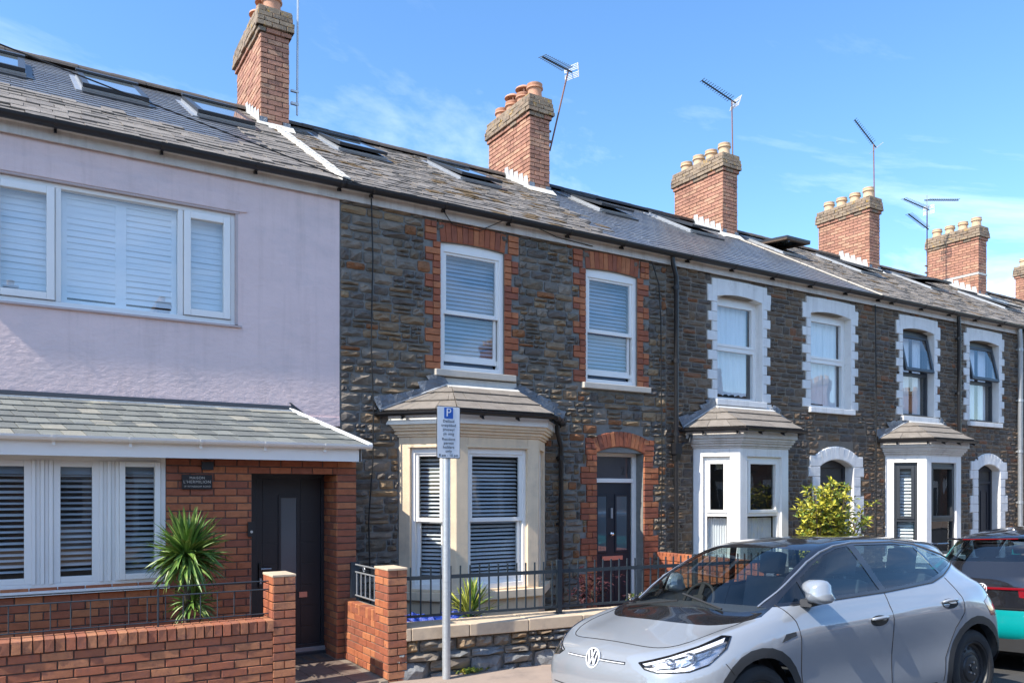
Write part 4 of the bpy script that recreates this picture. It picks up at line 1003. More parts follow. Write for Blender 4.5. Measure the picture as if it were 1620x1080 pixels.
def plain_door(h, x0, x1, m, label, pan=True):
    T = Tr(x0, .17, 0); w = x1-x0
    mb = MB(T); mb.box((0, 0, .08), (.06, .08, 2.3), m); mb.box((w-.06, 0, .08), (w, .08, 2.3), m); mb.box((.06, .002, 1.99), (w-.06, .08, 2.05), m)
    mb.prism([(.06, 2.26), (w-.06, 2.26)]+[(x, z) for x, z in reversed(archline(0, w, 2.29, .12))], .001, .079, m); mb.box((0, -.1, 0), (w, .1, .08), 'sill_stone')
    d = mb.build('door', h, bevel=.004, label=label)
    mb = MB(T); mb.box((.062, .03, .08), (w-.062, .07, 1.988), m)
    for a, b in ((.13, w/2-.04), (w/2+.04, w-.13)):
        for c, e in ((.2, .85), (1.0, 1.85)): frame_rect(mb, a, b, c, e, .018, .032, .025, m)
    mb.build('door_leaf', d)
    mb = MB(T); mb.box((.06, .03, 2.05), (w-.06, .034, 2.29), 'room_mid'); mb.build('fanlight', d)
    mb = MB(T); mb.lathe([(0, 0), (.025, 0), (.028, .03), (0, .05)], 'chrome', 12, Matrix.Translation((.12, .03, 1.05)) @ Matrix.Rotation(R(90), 4, 'X')); mb.build('door_knob', d)
plain_door(hC, 11.90, 12.83, 'door_black', 'black front door behind the leafy bush')
def mfnew(x, y, rg): return rg.choice(['slate_new_0', 'slate_new_1', 'slate_new_2'])
SKC = [(9.45, 3.15), (11.75, 3.2)]
rfC = main_roof(hC, P2, P3, mfnew, .20, .30, 13, sk_rects(SKC), 300)
ridge(rfC, 8.56, 13.1, .0, 'black_plastic')
for x, y in SKC: skylight(hC, x, y, ang=4)
chimney(hC, 13.10, 13.56, 3.38, 4.88, 9.19, 7.2, 'buff', label='chimney stack with four buff pots, second from the right')
pc = Pieces()
for i in range(24):
    y = YE+i*.18
    if y > 3.3: break
    pc.add(UL, (P3-.02, y, roofz(y)-.01), (.03, .2, .022), 'sill_stone', rot=Matrix.Rotation(SA, 4, 'X') @ Matrix.Rotation(random.uniform(-.05, .05), 4, 'Z'), vi=0)
pc.flush('coping_tile', rfC, 40)
dp = downpipe(hC, 8.46, -.08, .0, 5.05, bend=(8.36, -.11), r=.036)
mb = MB(); mb.box((8.40, -.13, 2.40), (8.53, -.02, 2.56), 'black_plastic'); mb.strip([(-.11, 2.30), (-.04, 2.30), (-.02, 2.40), (-.13, 2.40)], 8.42, 8.51, 'black_plastic'); mb.tube([(8.50, -.08, 2.50), (8.60, -.08, 2.56), (8.72, -.08, 2.57), (8.76, -.08, 2.70)], .03, 'black_plastic', 8); mb.build('hopper', hC)
mb = MB(); mb.tube([(13.40, -.05, 5.25), (13.42, -.05, 4.4), (13.44, -.05, 3.0), (13.43, -.05, 1.0)], .010, 'wire_black', 5); mb.build('wall_cable', hC)

# ================================================================== fourth house: brown rubble, dark windows hung open
hE, wE = stone_house(P3, P4, 'brown stone house with dark grey windows tilted open and white surrounds', 'white', (14.33, 15.37), (16.64, 17.78), (16.97, 17.83),
    dict(plan=[(13.78, 0), (14.16, -.57), (15.30, -.57), (15.70, 0)], mat='white_paint', kind='dark', apex=(14.5, 15.5)), 51, mort='mortar_brown', stones_limit=260)
for a, b, lab in ((14.33, 15.37, 'left upper window with its top light tilted out'), (16.64, 17.78, 'right upper window with its top light tilted out')):
    T = Tr(a, .13, 3.27); w = b-a; hh = 1.68
    wb = window_base(hE, T, w, hh, .055, .07, 'anthracite', fr=.05, head=.10, bot=.07, label=lab)
    mb = MB(T); mb.box((.05, .0, .80), (w-.05, .07, .87), 'anthracite'); mb.build('transom', wb)
    Tq = T @ Matrix.Translation((0, -.01, hh-.10)) @ Matrix.Rotation(-R(12), 4, 'X')
    mb = MB(Tq); frame_rect(mb, .05, w-.05, -.72, 0, -.02, .04, .06, 'anthracite'); mb.build('top_light', wb, bevel=.004); pane(wb, Tq, .11, w-.11, -.66, -.06, .0)
    pane(wb, T, .05, w-.05, .07, .80, .03)
    curtain(wb, T, .05, w*.55, .08, hh-.1, .12, n=2); curtain(wb, T, w*.7, w-.05, .08, hh-.1, .12, n=4); room(wb, T, w, hh, .5, 'room_mid')
    sill(hE, a-.06, b+.06, 3.18, 3.27, -.06, .13, 'white_block')
plain_door(hE, 16.97, 17.83, 'navy_paint', 'dark blue front door in a white arched surround')
def mfold(x, y, rg):
    if rg.random() < .06: return 'slate_moss'
    return rg.choice(['slate_old_0', 'slate_old_1', 'slate_old_2', 'slate_old_2', 'slate_old_3'])
rfE = main_roof(hE, P3, P4, mfold, .17, .24, 14, sk_rects([(14.35, 3.1), (16.9, 3.0)]), 120)
ridge(rfE, 13.6, 18.3, .0)
skylight(hE, 14.35, 3.1, ang=24, label='skylight swung wide open'); skylight(hE, 16.9, 3.0, ang=4)
chimney(hE, 18.29, 18.73, 3.38, 4.88, 9.25, 7.2, 'buff', label='chimney stack with four buff pots, rightmost but one')
downpipe(hE, 16.12, -.08, .0, 5.05, bend=(16.05, -.11), r=.036)
downpipe(hE, 18.50, -.08, .0, 5.05, m='grey_steel', bend=(18.42, -.11), r=.045)

# ================================================================== houses further down the row (only their roofs and chimneys show)
def simple_house(x0, x1, label, yf=0, sgn=1, group=None, wallm='far_rubble', roofm='far_roof', roofdetail=False, stack=True, cz=9.3):
    h = thing('terraced_house', label, 'house', ((x0+x1)/2, yf, 0), group)
    F = lambda y: yf+sgn*y
    def B(mb, a, b, m): mb.box((a[0], min(F(a[1]), F(b[1])), a[2]), (b[0], max(F(a[1]), F(b[1])), b[2]), m)
    mb = MB(); B(mb, (x0, 0, 0), (x1, .25, ZE-.06), wallm); B(mb, (x0, 8.4, 0), (x1, 8.6, ZE-.1), 'far_render'); B(mb, (x0, .25, 0), (x0+.2, 8.4, ZE-.1), 'far_render'); B(mb, (x1-.2, .25, 0), (x1, 8.4, ZE-.1), 'far_render'); mb.build('wall', h)
    if not roofdetail:
        mb = MB(); mb.strip([(F(YE), ZE-.04), (F(YRG), roofz(YRG)-.04), (F(8.8), ZE-.04), (F(8.8), ZE-.16), (F(YE), ZE-.16)][::sgn], x0, x1, roofm); mb.build('roof', h)
    for a, b in ((x0+1.1, x0+2.1), (x0+3.4, x0+4.4)):
        mb = MB(); B(mb, (a-.13, -.03, 3.2), (b+.13, .0, 5.15), 'white_block'); o = mb.build('window', h)
        mb = MB(); B(mb, (a, -.04, 3.3), (b, -.03, 4.95), 'glass_sky'); mb.build('pane', o)
        mb = MB(); B(mb, (a, -.06, 3.3), (a+.06, -.04, 4.95), 'upvc'); B(mb, (b-.06, -.06, 3.3), (b, -.04, 4.95), 'upvc'); B(mb, (a, -.06, 4.08), (b, -.04, 4.14), 'upvc'); B(mb, (a, -.06, 3.3), (b, -.04, 3.36), 'upvc'); mb.build('frame', o)
    mb = MB(); B(mb, (x0+3.5, -.03, 0), (x0+4.5, 0, 2.5), 'white_block'); B(mb, (x0+3.65, -.05, 0), (x0+4.35, -.02, 2.05), 'navy_paint'); mb.build('door', h)
    c0 = x0+.55; mb = MB(); pts = [(c0, F(0)), (c0+.45, F(-.57)), (c0+1.6, F(-.57)), (c0+2.05, F(0))]
    if sgn < 0: pts = pts[::-1]
    mb.extr(pts, 0, 2.7, 'white_paint'); mb.extr([(c0-.1, F(0)), (c0+.35, F(-.72)), (c0+1.7, F(-.72)), (c0+2.15, F(0))][::(1 if sgn > 0 else -1)], 2.7, 2.85, 'far_roof'); b_ = mb.build('bay', h)
    mb = MB(); B(mb, (c0+.6, -.59, .8), (c0+1.45, -.575, 2.3), 'glass_sky'); mb.build('window', b_)
    if stack and not roofdetail:
        mb = MB(); B(mb, (x1-.22, 3.4, 6.5), (x1+.22, 4.9, 8.95), 'far_brick'); B(mb, (x1-.28, 3.34, 8.95), (x1+.28, 4.96, 9.2), 'brick_sooty'); st = mb.build('chimney_stack', h)
        for k in range(4): mb = MB(Matrix.Translation((x1, F(3.6+k*.38), 9.2))); mb.lathe([(.13, 0), (.12, .18), (.14, .2), (.13, .28), (.09, .28), (.09, .1)], 'buff_clay', 12); mb.build('chimney_pot', st)
    return h
hG = simple_house(P4, 23.74, 'fifth house along, showing only its slate roof right of the paired chimney pots', roofdetail=True)
rfG = main_roof(hG, P4, 23.74, mfold, .17, .24, 15, sk_rects([(19.7, 3.0), (22.0, 2.3)]), 60); ridge(rfG, 18.8, 23.3, 0)
skylight(hG, 19.7, 3.0, ang=14); skylight(hG, 22.0, 2.4, ang=3)
gutter(hG, P4, 23.74, -.148, ZE-.03, 'black_plastic', r=.062)
chimney(hG, 23.36, 23.80, 3.38, 4.88, 9.40, 7.2, 'buff', band=True, label='chimney stack with a pale cement band')
hH = simple_house(23.74, 28.87, 'sixth house along, its patched roof at the right edge', roofdetail=True)
def mfH(x, y, rg): return 'cement' if (24.1 < x < 25.4 and rg.random() < .8) else mfold(x, y, rg)
rfH = main_roof(hH, 23.74, 28.87, mfH, .2, .3, 16, (), 30); ridge(rfH, 23.9, 28.4, 0)
chimney(hH, 28.45, 28.9, 3.38, 4.88, 9.3, 7.2, 'buff', label='chimney stack cut by the right edge of the picture')
hI = simple_house(28.87, 34.0, 'seventh house along, last of the row at the far right', stack=False)
simple_house(-7.03, -1.9, 'stone house adjoining the pink house, beyond the left edge of the picture', cz=9.2)
simple_house(-12.16, -7.03, 'stone house two doors left of the pink house, outside the picture')
# opposite side of the street: seen only mirrored in windows and car paint
ORD = ('first', 'second', 'third', 'fourth', 'fifth', 'sixth', 'seventh', 'eighth', 'ninth', 'tenth')
for i in range(-7, 12):
    where = ('%s before the pink house' % ORD[-i-1]) if i < 0 else ('facing the pink house' if i == 0 else '%s to the right of the pink house' % ORD[min(i, 10)-1] if i < 11 else 'last of the far row')
    simple_house(-5.2+i*5.13, -.07+i*5.13, '%s house across the road, %s' % (('rubble stone', 'brick')[i % 2], where), yf=-21.5, sgn=-1, group='houses across the road', wallm='far_brick' if i % 2 else 'far_rubble')
# ================================================================== forecourt walls
def stretcher_wall(pc, x0, x1, z0, z1, y, mats, ch=.075, L_=.225, depth=.1, off=0, gap=.010):
    i = 0; z = z0
    while z < z1-.02:
        x = x0-(L_/2 if (i+off) % 2 else 0)
        while x < x1-.01:
            a, b = max(x, x0), min(x+L_, x1)
            if b-a > .02: pc.add(UB, ((a+b)/2, y+depth, z+ch/2), (b-a-gap, depth+random.uniform(-.003, .003), ch-gap), random.choice(mats), rot=Matrix.Rotation(random.uniform(-.004, .004), 4, 'Y'))
            x += L_
        z += ch; i += 1
fw = thing('garden_wall', 'low red brick wall with upright brick capping and end pier, front left', 'wall', (.3, -1.7, 0))
mb = MB(); mb.box((-2.4, -1.735, -.1), (1.99, -1.56, .66), 'mortar_dark'); mb.box((2.0, -1.74, -.1), (2.17, -1.44, 1.08), 'mortar_dark'); core = mb.build('core', fw)
pc = Pieces()
stretcher_wall(pc, -2.4, 1.99, -.065, .585, -1.75, BW, ch=.0722, off=1)
for i in range(60):     # capping: bricks on edge
    x = -2.4+i*.0745
    if x > 1.93: break
    pc.add(UB, (x+.037, -1.535, .585+.056), (.064, .225+random.uniform(-.004, .006), .108), random.choice(BW), rot=Matrix.Rotation(random.uniform(-.01, .01), 4, 'Y'))
z = -.06; i = 0
while z < 1.04:
    zz = z+.0375
    if i % 2: pc.add(UB, (2.087, -1.65, zz), (.205, .105, .066), random.choice(BW))
    else:
        for xx in (2.035, 2.14): pc.add(UB, (xx, -1.65, zz), (.096, .105, .066), random.choice(BW))
    ys = [(-1.752, -1.64), (-1.64, -1.43)] if i % 2 else [(-1.752, -1.535), (-1.535, -1.43)]
    for a, b in ys:
        if zz > .66: pc.add(UB, (2.085, (a+b)/2, zz), (b-a-.009, .105, .066), random.choice(BR), rot=Matrix.Rotation(-R(90), 4, 'Z'))
        pc.add(UB, (2.085, (a+b)/2, zz), (b-a-.009, .105, .066), random.choice(BR), rot=Matrix.Rotation(R(90), 4, 'Z'))
    pc.add(UB, (2.087, -1.535, zz), (.205, .105, .066), random.choice(BR), rot=Matrix.Rotation(R(180), 4, 'Z'), imp=.0001)
    z += .0758; i += 1
pc.flush('brick', core, 300, joined='brickwork')
mb = MB(); mb.box((1.978, -1.755, 1.072), (2.195, -1.425, 1.095), 'coping_stone'); mb.build('pier_cap', core, bevel=.005)
# slim rails on the wall
rl = thing('railing', 'thin dark wire railing on top of the red brick garden wall', 'railing', (.3, -1.62, .7))
for z in (1.03, .955, .735):
    mb = MB(); mb.tube([(-2.4, -1.62, z), (2.0, -1.62, z)], .0065, 'rail_black', 6); mb.build('rail', rl)
for i in range(32):
    x = -2.3+i*.142
    if x > 1.95: break
    mb = MB(); mb.tube([(x, -1.62, .735), (x, -1.62, .955)], .005, 'rail_black', 5); mb.build('rod', rl)
for x in (-.9, 1.05): mb = MB(); mb.tube([(x, -1.62, .69), (x, -1.62, 1.03)], .009, 'rail_black', 6); mb.build('post', rl)

# brick pier and low side wall between the two front gardens
sw = thing('garden_wall', 'orange brick pier and low side wall between the path and the stone-coped wall', 'wall', (3.15, -1.2, 0))
mb = MB(); mb.box((3.085, -1.77, -.1), (3.26, -1.47, 1.09), 'mortar_brown'); mb.box((3.085, -1.47, -.1), (3.22, -.6, .655), 'mortar_brown'); core = mb.build('core', sw)
pc = Pieces(); z = -.055; i = 0
while z < 1.04:
    zz = z+.0375
    ys = [(-1.79, -1.68), (-1.68, -1.46)] if i % 2 else [(-1.79, -1.57), (-1.57, -1.46)]
    y = -1.46; k = 0
    for a, b in ys: pc.add(UB, (3.175, (a+b)/2, zz), (b-a-.009, .1+random.uniform(-.002, .003), .066), random.choice(BR), rot=Matrix.Rotation(-R(90), 4, 'Z'))
    if zz < .60:
        y = -1.46-(.0 if i % 2 else .0)
        while y < -.62:
            L_ = .11 if (y == -1.46 and i % 2) else (.225 if zz > .16 or random.random() < .4 else .11); b = min(y+L_, -.60)
            if zz < .60: pc.add(UB, (3.175, (y+b)/2, zz), (b-y-.009, .1+random.uniform(-.002, .003), .066), random.choice(BR), rot=Matrix.Rotation(-R(90), 4, 'Z'))
            y = b
    if i % 2 or zz < .42 and i % 2: pc.add(UB, (3.178, -1.69, zz), (.20, .1, .066), random.choice(BW))
    else:
        for xx, w_ in ((3.127, .095), (3.23, .095)): pc.add(UB, (xx, -1.69, zz), (w_, .1, .066), random.choice(BW))
    if zz > .5: pc.add(UB, (3.178, (-1.625), zz), (.31, .1, .066), random.choice(BW), rot=Matrix.Rotation(R(90), 4, 'Z'), imp=.001)
    z += .0758; i += 1
for i in range(12): pc.add(UB, (3.175, -.64-i*.075, .60), (.066, .1, .115), random.choice(BR), rot=Matrix.Rotation(-R(90), 4, 'Z'))
pc.flush('brick', core, 300, joined='brickwork')
mb = MB(); mb.box((3.07, -1.795, 1.076), (3.285, -1.455, 1.10), 'coping_stone'); mb.build('pier_cap', core, bevel=.006)
mb = MB(); mb.box((3.0, -1.80, -.05), (3.074, -.6, .02), 'mortar_brown'); mb.build('cement_fillet', core)
sr = thing('railing', 'small grey scrolled railing panel above the low orange brick side wall', 'railing', (3.15, -1.0, .67))
for z in (.725, .975, 1.055): mb = MB(); mb.tube([(3.15, -1.46, z), (3.15, -.74, z)], .009, 'grey_steel', 6); mb.build('rail', sr)
for i in range(6): y = -1.40+i*.125; mb = MB(); mb.tube([(3.15, y, .725), (3.15, y, .975)], .007, 'grey_steel', 6); mb.build('rod', sr)
for y in (-1.32, -.98):
    mb = MB(); mb.tube([(3.15, y+.035*math.cos(t*.7)*(1-t*.06), 1.015+.035*math.sin(t*.7)*(1-t*.06)) for t in range(12)], .004, 'grey_steel', 5); mb.build('scroll', sr)
mb = MB(); mb.box((3.10, -.74, .70), (3.19, -.70, 1.08), 'rail_black'); mb.build('end_bar', sr)

# stone wall with cream coping, turned a few degrees
A6 = -R(5.5)
TW = Tr(3.27, -1.745, 0, A6)
gw = thing('garden_wall', 'stone front wall with wide cream coping behind the parking sign pole', 'wall', (5, -1.9, 0))
mb = MB(TW); mb.box((0, .03, -.12), (5.0, .30, .375), 'mortar_grey'); mb.box((-.10, .03, -.12), (0, .3, .30), 'mortar_grey'); core = mb.build('core', gw)
class TPieces(Pieces):
    def __init__(s, T): Pieces.__init__(s); s.T = T
    def add(s, units, loc, size, m, rot=None, key='p', vi=None, imp=None):
        return Pieces.add(s, units, s.T @ Vector(loc), size, m, rot=(s.T.to_3x3().to_4x4() @ (rot or Matrix.Identity(4))), vi=vi, imp=imp)
pc = TPieces(TW)
LW = ['rubble_grey_0', 'rubble_grey_2', 'rubble_grey_6', 'rubble_grey_3', 'wall_blue']
mat('wall_blue', (.19, .195, .20), .8, .25, 7, .9, 18, bdist=.02, col2=(.25, .25, .24), c2scale=5, orand=.1, bump2=.6, b2scale=6)
rubble(pc, -.0, 5.0, .15, .375, [], LW, [3, 3, 3, 2, 3], 77, back=.06, dep=.075, hmin=.07, hmax=.13, wmin=.18, wmax=.42, gap=.016)
rubble(pc, -.10, 5.0, -.10, .165, [], LW, [3, 3, 1, 1, 6], 78, back=.06, dep=.10, hmin=.19, hmax=.26, wmin=.28, wmax=.5, gap=.018)
rubble(pc, -.10, 0.03, .15, .29, [], ['wall_blue'], [1], 79, back=.06, dep=.07, hmin=.1, hmax=.14, wmin=.1, wmax=.2)
pc.flush('stone', core, 120)
mb = MB(TW)
x = 0.0; rg = random.Random(9)
cop = []
for L_ in [.06, .62, .68, .66, .62, .7, .66, .66, .5]:
    mb = MB(TW); mb.box((x+.003, -.045, .375), (x+L_-.003, .36, .50+rg.uniform(-.002, .002)), 'coping_stone'); mb.build('coping_stone', core, bevel=.008); x += L_
# railing on the coping
gr = thing('railing', 'blue-black metal railing with square bars on the cream stone coping', 'railing', (5, -1.7, .5))
TR_ = Tr(3.27, -1.55, 0, -R(6.5))
mb = MB(TR_); mb.box((0, -.006, .945), (4.9, .006, .985), 'rail_black'); mb.build('top_rail', gr)
mb = MB(TR_); mb.box((0, -.012, .565), (4.9, .012, .59), 'rail_black'); mb.build('bottom_rail', gr)
for i in range(46):
    x = .04+i*.1085
    if x > 4.88: break
    if min(abs(x-q) for q in (1.86, 3.72)) < .05: continue
    mb = MB(TR_); mb.box((x-.007, -.007, .565), (x+.007, .007, 1.075), 'rail_black'); mb.build('bar', gr)
for x in (1.86, 3.72): mb = MB(TR_); mb.box((x-.027, -.027, .50), (x+.027, .027, 1.09), 'rail_black'); mb.box((x-.05, -.05, .498), (x+.05, .05, .508), 'rail_black'); mb.build('post', gr, bevel=.003)
# brick side wall between 21 and the white bay house
bw2 = thing('garden_wall', 'orange brick side wall in front of the white bay, behind the railing', 'wall', (8.2, -1, 0))
mb = MB(); mb.box((8.16, -2.25, -.1), (8.32, -.02, .90), 'mortar_brown'); core = mb.build('core', bw2)
pc = Pieces(); z = 0; i = 0
while z < .83:
    y = -2.25-(.11 if i % 2 else 0)
    while y < -.02:
        a, b = max(y, -2.25), min(y+.225, -.02)
        if b-a > .02: pc.add(UB, (8.24, (a+b)/2, z+.0375), (b-a-.009, .1, .066), random.choice(BR), rot=Matrix.Rotation(-R(90), 4, 'Z'))
        y += .225
    z += .075; i += 1
for i in range(30): pc.add(UB, (8.25, -2.2+i*.075, .885), (.066, .112, .11), random.choice(BR), rot=Matrix.Rotation(-R(90), 4, 'Z'))
pc.flush('brick', core, 200, joined='brickwork')

# tiled path and mat at the left house
tp = MB(); tp.box((2.19, -1.75, -.02), (3.08, -.16, .012), 'mortar_dark'); path = struct(tp.build('path'))
pc = Pieces()
for i in range(3):
    for j in range(11):
        x = 2.19+.15+i*.30; y = -1.75+j*.15+(.075 if i % 2 else 0)
        pc.add(UB, (x, y+.075, .008), (.290, .012, .142), 'path_tile', rot=Matrix.Rotation(-R(90), 4, 'X'), vi=0)
pc.flush('path_tile', path, 60)
dm = MB(); dm.box((2.25, -.62, .02), (2.95, -.25, .035), 'room_mid')
for k in range(5): dm.box((2.3+k*.125, -.58, .034), (2.38+k*.125, -.30, .038), 'bark')
tag(dm.build('doormat'), 'dark brown doormat in front of the black door', 'doormat')
dm = MB(); dm.extr([(3.02, -.85), (3.07, -.85), (3.07, -.60), (2.96, -.58)], 0, .05, 'cement'); 

# ================================================================== parking sign
ps = thing('parking_sign', 'white resident permit parking sign on a galvanised pole by the stone wall', 'sign', (3.64, -1.93, 0))
mb = MB(); mb.lathe([(.041, -.02), (.041, 2.63), (.038, 2.65), (0, 2.65)], 'galvanised', 20, Matrix.Translation((3.632, -1.94, 0))); mb.lathe([(.042, .955), (.0425, .96), (.042, .965)], 'galvanised', 20, Matrix.Translation((3.632, -1.94, 0))); mb.build('pole', ps, smooth='auto')
T = Matrix.Translation((3.628, -1.995, 2.423)) @ Matrix.Rotation(R(2), 4, 'Z')
def rrect(w, h, r, n=4):
    out = []
    for cx, cz, a in ((w/2-r, h/2-r, 0), (-w/2+r, h/2-r, 90), (-w/2+r, -h/2+r, 180), (w/2-r, -h/2+r, 270)):
        for k in range(n+1): t = R(a+90*k/n); out.append((cx+r*math.cos(t), cz+r*math.sin(t)))
    return out
mb = MB(T); mb.prism(rrect(.262, .512, .015)[::-1], .0, .004, 'sign_black'); mb.prism(rrect(.250, .500, .012)[::-1], -.0015, .001, 'sign_white'); pn = mb.build('plate', ps)
mb = MB(T @ Matrix.Translation((0, 0, .188))); mb.prism(rrect(.100, .108, .008)[::-1], -.0030, -.001, 'sign_blue'); ic = mb.build('parking_symbol', pn)
vs, fs = textmesh('P', .115, .0008); mb = MB(T @ Matrix.Translation((0, -.0040, .190)) @ UP); mb.add(vs, fs, 'sign_white'); mb.build('letter', pn)
for txt, z, s in (('Deiliaid', .108, .038), ('trwydded', .067, .038), ('preswyl', .026, .038), ('yn unig', -.015, .038), ('Resident', -.068, .038), ('permit', -.107, .038), ('holders', -.146, .038), ('only', -.185, .038), ('8 am - 10 pm', -.226, .036)):
    vs, fs = textmesh(txt, s, .0008, space=1.08); mb = MB(T @ Matrix.Translation((0, -.0025, z)) @ UP @ Matrix.Diagonal((1.02, 1, 1, 1))); mb.add(vs, fs, 'sign_black'); mb.build('lettering', pn)
for z in (.12, -.14): mb = MB(T @ Matrix.Translation((0, .0, z))); mb.box((-.05, .004, -.012), (.05, .016, .012), 'grey_steel'); mb.build('clip', pn)

# ================================================================== plants
def leafmesh(L_, w, droop, m, n=5, fold=.25, name='leaf'):
    vs = []; fs = []
    for i in range(n+1):
        t = i/n; ww = w*(math.sin(math.pi*min(.999, (t*.85+.12)))**.8)*(1 if t < .99 else .05)
        x = L_*(t-droop*.35*t*t); z = L_*(.12*t-droop*t*t*.75)
        vs += [(x, -ww/2, z+ww*fold), (x, 0, z), (x, ww/2, z+ww*fold)]
    for i in range(n):
        a = i*3; fs += [(a, a+1, a+4, a+3), (a+1, a+2, a+5, a+4)]
    me = bpy.data.meshes.new(name); me.from_pydata(vs, [], fs); me.materials.append(MAT[m]); me.update(); return me
def spiky(name, label, loc, n, L_, w, mats, pot=None, stem=0, seed=1, crown=None, droop=(.1, 1.1), elev=(-50, 88), second=None):
    rg = random.Random(seed); t = thing(name, label, 'plant', loc)
    if stem:
        mb = MB(); mb.tube([(loc[0], loc[1], loc[2]), (loc[0]+.02, loc[1], loc[2]+stem*.5), (crown[0], crown[1], crown[2])], [.03, .026, .035], 'bark', 8); mb.build('stem', t)
    if pot:
        mb = MB(Matrix.Translation(loc)); mb.lathe([(pot*.7, 0), (pot, .26), (pot*1.08, .27), (pot*1.08, .30), (pot*.9, .30), (pot*.9, .26), (0, .26)], 'pot', 20); mb.build('pot', t)
    protos = [leafmesh(L_, w, d, m, 6) for m in mats for d in (droop[0], (droop[0]+droop[1])/2, droop[1])]
    for cpt, nn, sc in [(crown or loc, n, 1)]+([second] if second else []):
        for i in range(nn):
            e = R(rg.uniform(*elev)); a = rg.uniform(0, 6.283); k = rg.randrange(len(mats)); dd = 2 if e < R(10) else (1 if e < R(50) else 0)
            if rg.random() < .3: dd = max(0, dd-1)
            M = Matrix.Translation(Vector(cpt)+Vector((0, 0, rg.uniform(-.06, .06)*sc))) @ Matrix.Rotation(a, 4, 'Z') @ Matrix.Rotation(-e, 4, 'Y') @ Matrix.Rotation(rg.uniform(-.5, .5), 4, 'X') @ Matrix.Scale(sc*rg.uniform(.75, 1.1), 4)
            attach(bpy.data.objects.new('leaf', protos[k*3+dd]), t, M)
    return t
spiky('cordyline', 'spiky green cordyline palm in a dark pot against the brick wall', (1.35, -1.12, .0), 330, .43, .034, ['leaf_cordyline', 'leaf_cordyline'], pot=.2, stem=1.0, crown=(1.37, -1.12, 1.24), seed=5, droop=(.05, .45), elev=(-40, 72), second=((1.42, -1.10, .80), 110, .72))
spiky('yucca', 'yellow and green striped yucca behind the railing, right of the sign pole', (4.33, -1.15, .44), 120, .42, .030, ['leaf_yellow', 'leaf_yellow', 'leaf_cordyline'], seed=8, droop=(.05, .6), elev=(12, 88))
def leaf_cluster(n, rg, size, m2, m1, frac):
    mb = MB()
    for c in n:
        k = rg.randint(4, 7)
        for j in range(k):
            a = rg.uniform(0, 6.283); e = rg.uniform(-.3, 1.1); L_ = size*rg.uniform(.7, 1.3); w = L_*.36
            M = Matrix.Translation(c) @ Matrix.Rotation(a, 4, 'Z') @ Matrix.Rotation(-e, 4, 'Y') @ Matrix.Rotation(rg.uniform(-.8, .8), 4, 'X')
            mb.add([(0, 0, 0), (L_*.5, -w/2, .01), (L_, 0, -.01), (L_*.5, w/2, .01)], [(0, 1, 2, 3)], m1 if rg.random() < frac else m2, M)
    return mb
rg = random.Random(12)
bt = thing('bush', 'loose bush with lime and green leaves in front of the black front door', 'bush', (10.45, -1.25, 0))
tips = []; mb = MB()
for i in range(40):
    a = rg.uniform(0, 6.28); top = Vector((10.44+rg.gauss(0, .27), -1.2+rg.gauss(0, .22), 1.95-abs(rg.gauss(0, .45))))
    b0 = Vector((10.45+rg.uniform(-.06, .06), -1.25+rg.uniform(-.05, .05), 0)); mid = b0.lerp(top, .45)+Vector((rg.uniform(-.12, .12), rg.uniform(-.1, .1), .12))
    mb.tube([b0, mid, top], [.02, .012, .005], 'bark', 5)
    for q in range(9): tips.append(mid.lerp(top, .25+.75*q/8)+Vector((rg.gauss(0, .09), rg.gauss(0, .08), rg.gauss(0, .06)))); tips.append(mid.lerp(top, rg.uniform(-.2, 1))+Vector((rg.gauss(0, .13), rg.gauss(0, .11), rg.gauss(0, .08))))
    for q in range(3):
        s_ = mid.lerp(top, rg.uniform(.2, .9)); e_ = s_+Vector((rg.uniform(-.2, .2), rg.uniform(-.15, .15), rg.uniform(.0, .22))); mb.tube([s_, e_], [.006, .003], 'bark', 4); tips += [e_, s_.lerp(e_, .6)]
mb.build('trunk', bt)
o = leaf_cluster(tips, rg, .088, 'leaf_bush', 'leaf_bush_lime', .62).build('crown', bt); o['kind'] = 'stuff'
# small planting below the door of number 21
rp = thing('shrub', 'small dark red leaved shrub at the foot of the door, behind the railing', 'shrub', (6.25, -1.0, 0))
cl = [Vector((6.2+rg.gauss(0, .16), -.95+rg.gauss(0, .12), .62+rg.gauss(0, .12))) for _ in range(70)]
mb = MB(); mb.tube([(6.2, -.95, 0), (6.2, -.95, .6)], .015, 'bark', 5); mb.build('stem', rp); o = leaf_cluster(cl, rg, .07, 'leaf_red', 'leaf_red', 1).build('foliage', rp); o['kind'] = 'stuff'
fl = thing('flower_trough', 'trough of small pale flowers behind the cream coping near the car', 'flowers', (6.9, -1.5, .0))
mb = MB(); mb.box((6.3, -1.62, 0), (7.9, -1.42, .46), 'pot'); mb.build('trough', fl)
cl = [Vector((rg.uniform(6.3, 7.9), -1.52+rg.gauss(0, .05), .50+rg.uniform(0, .09))) for _ in range(120)]
mb = leaf_cluster(cl[:80], rg, .05, 'leaf_bush', 'bark', .3); mb2 = leaf_cluster(cl[80:], rg, .04, 'petal', 'petal', 1)
o = mb.build('foliage', fl); o['kind'] = 'stuff'; o = mb2.build('petals', fl); o['kind'] = 'stuff'
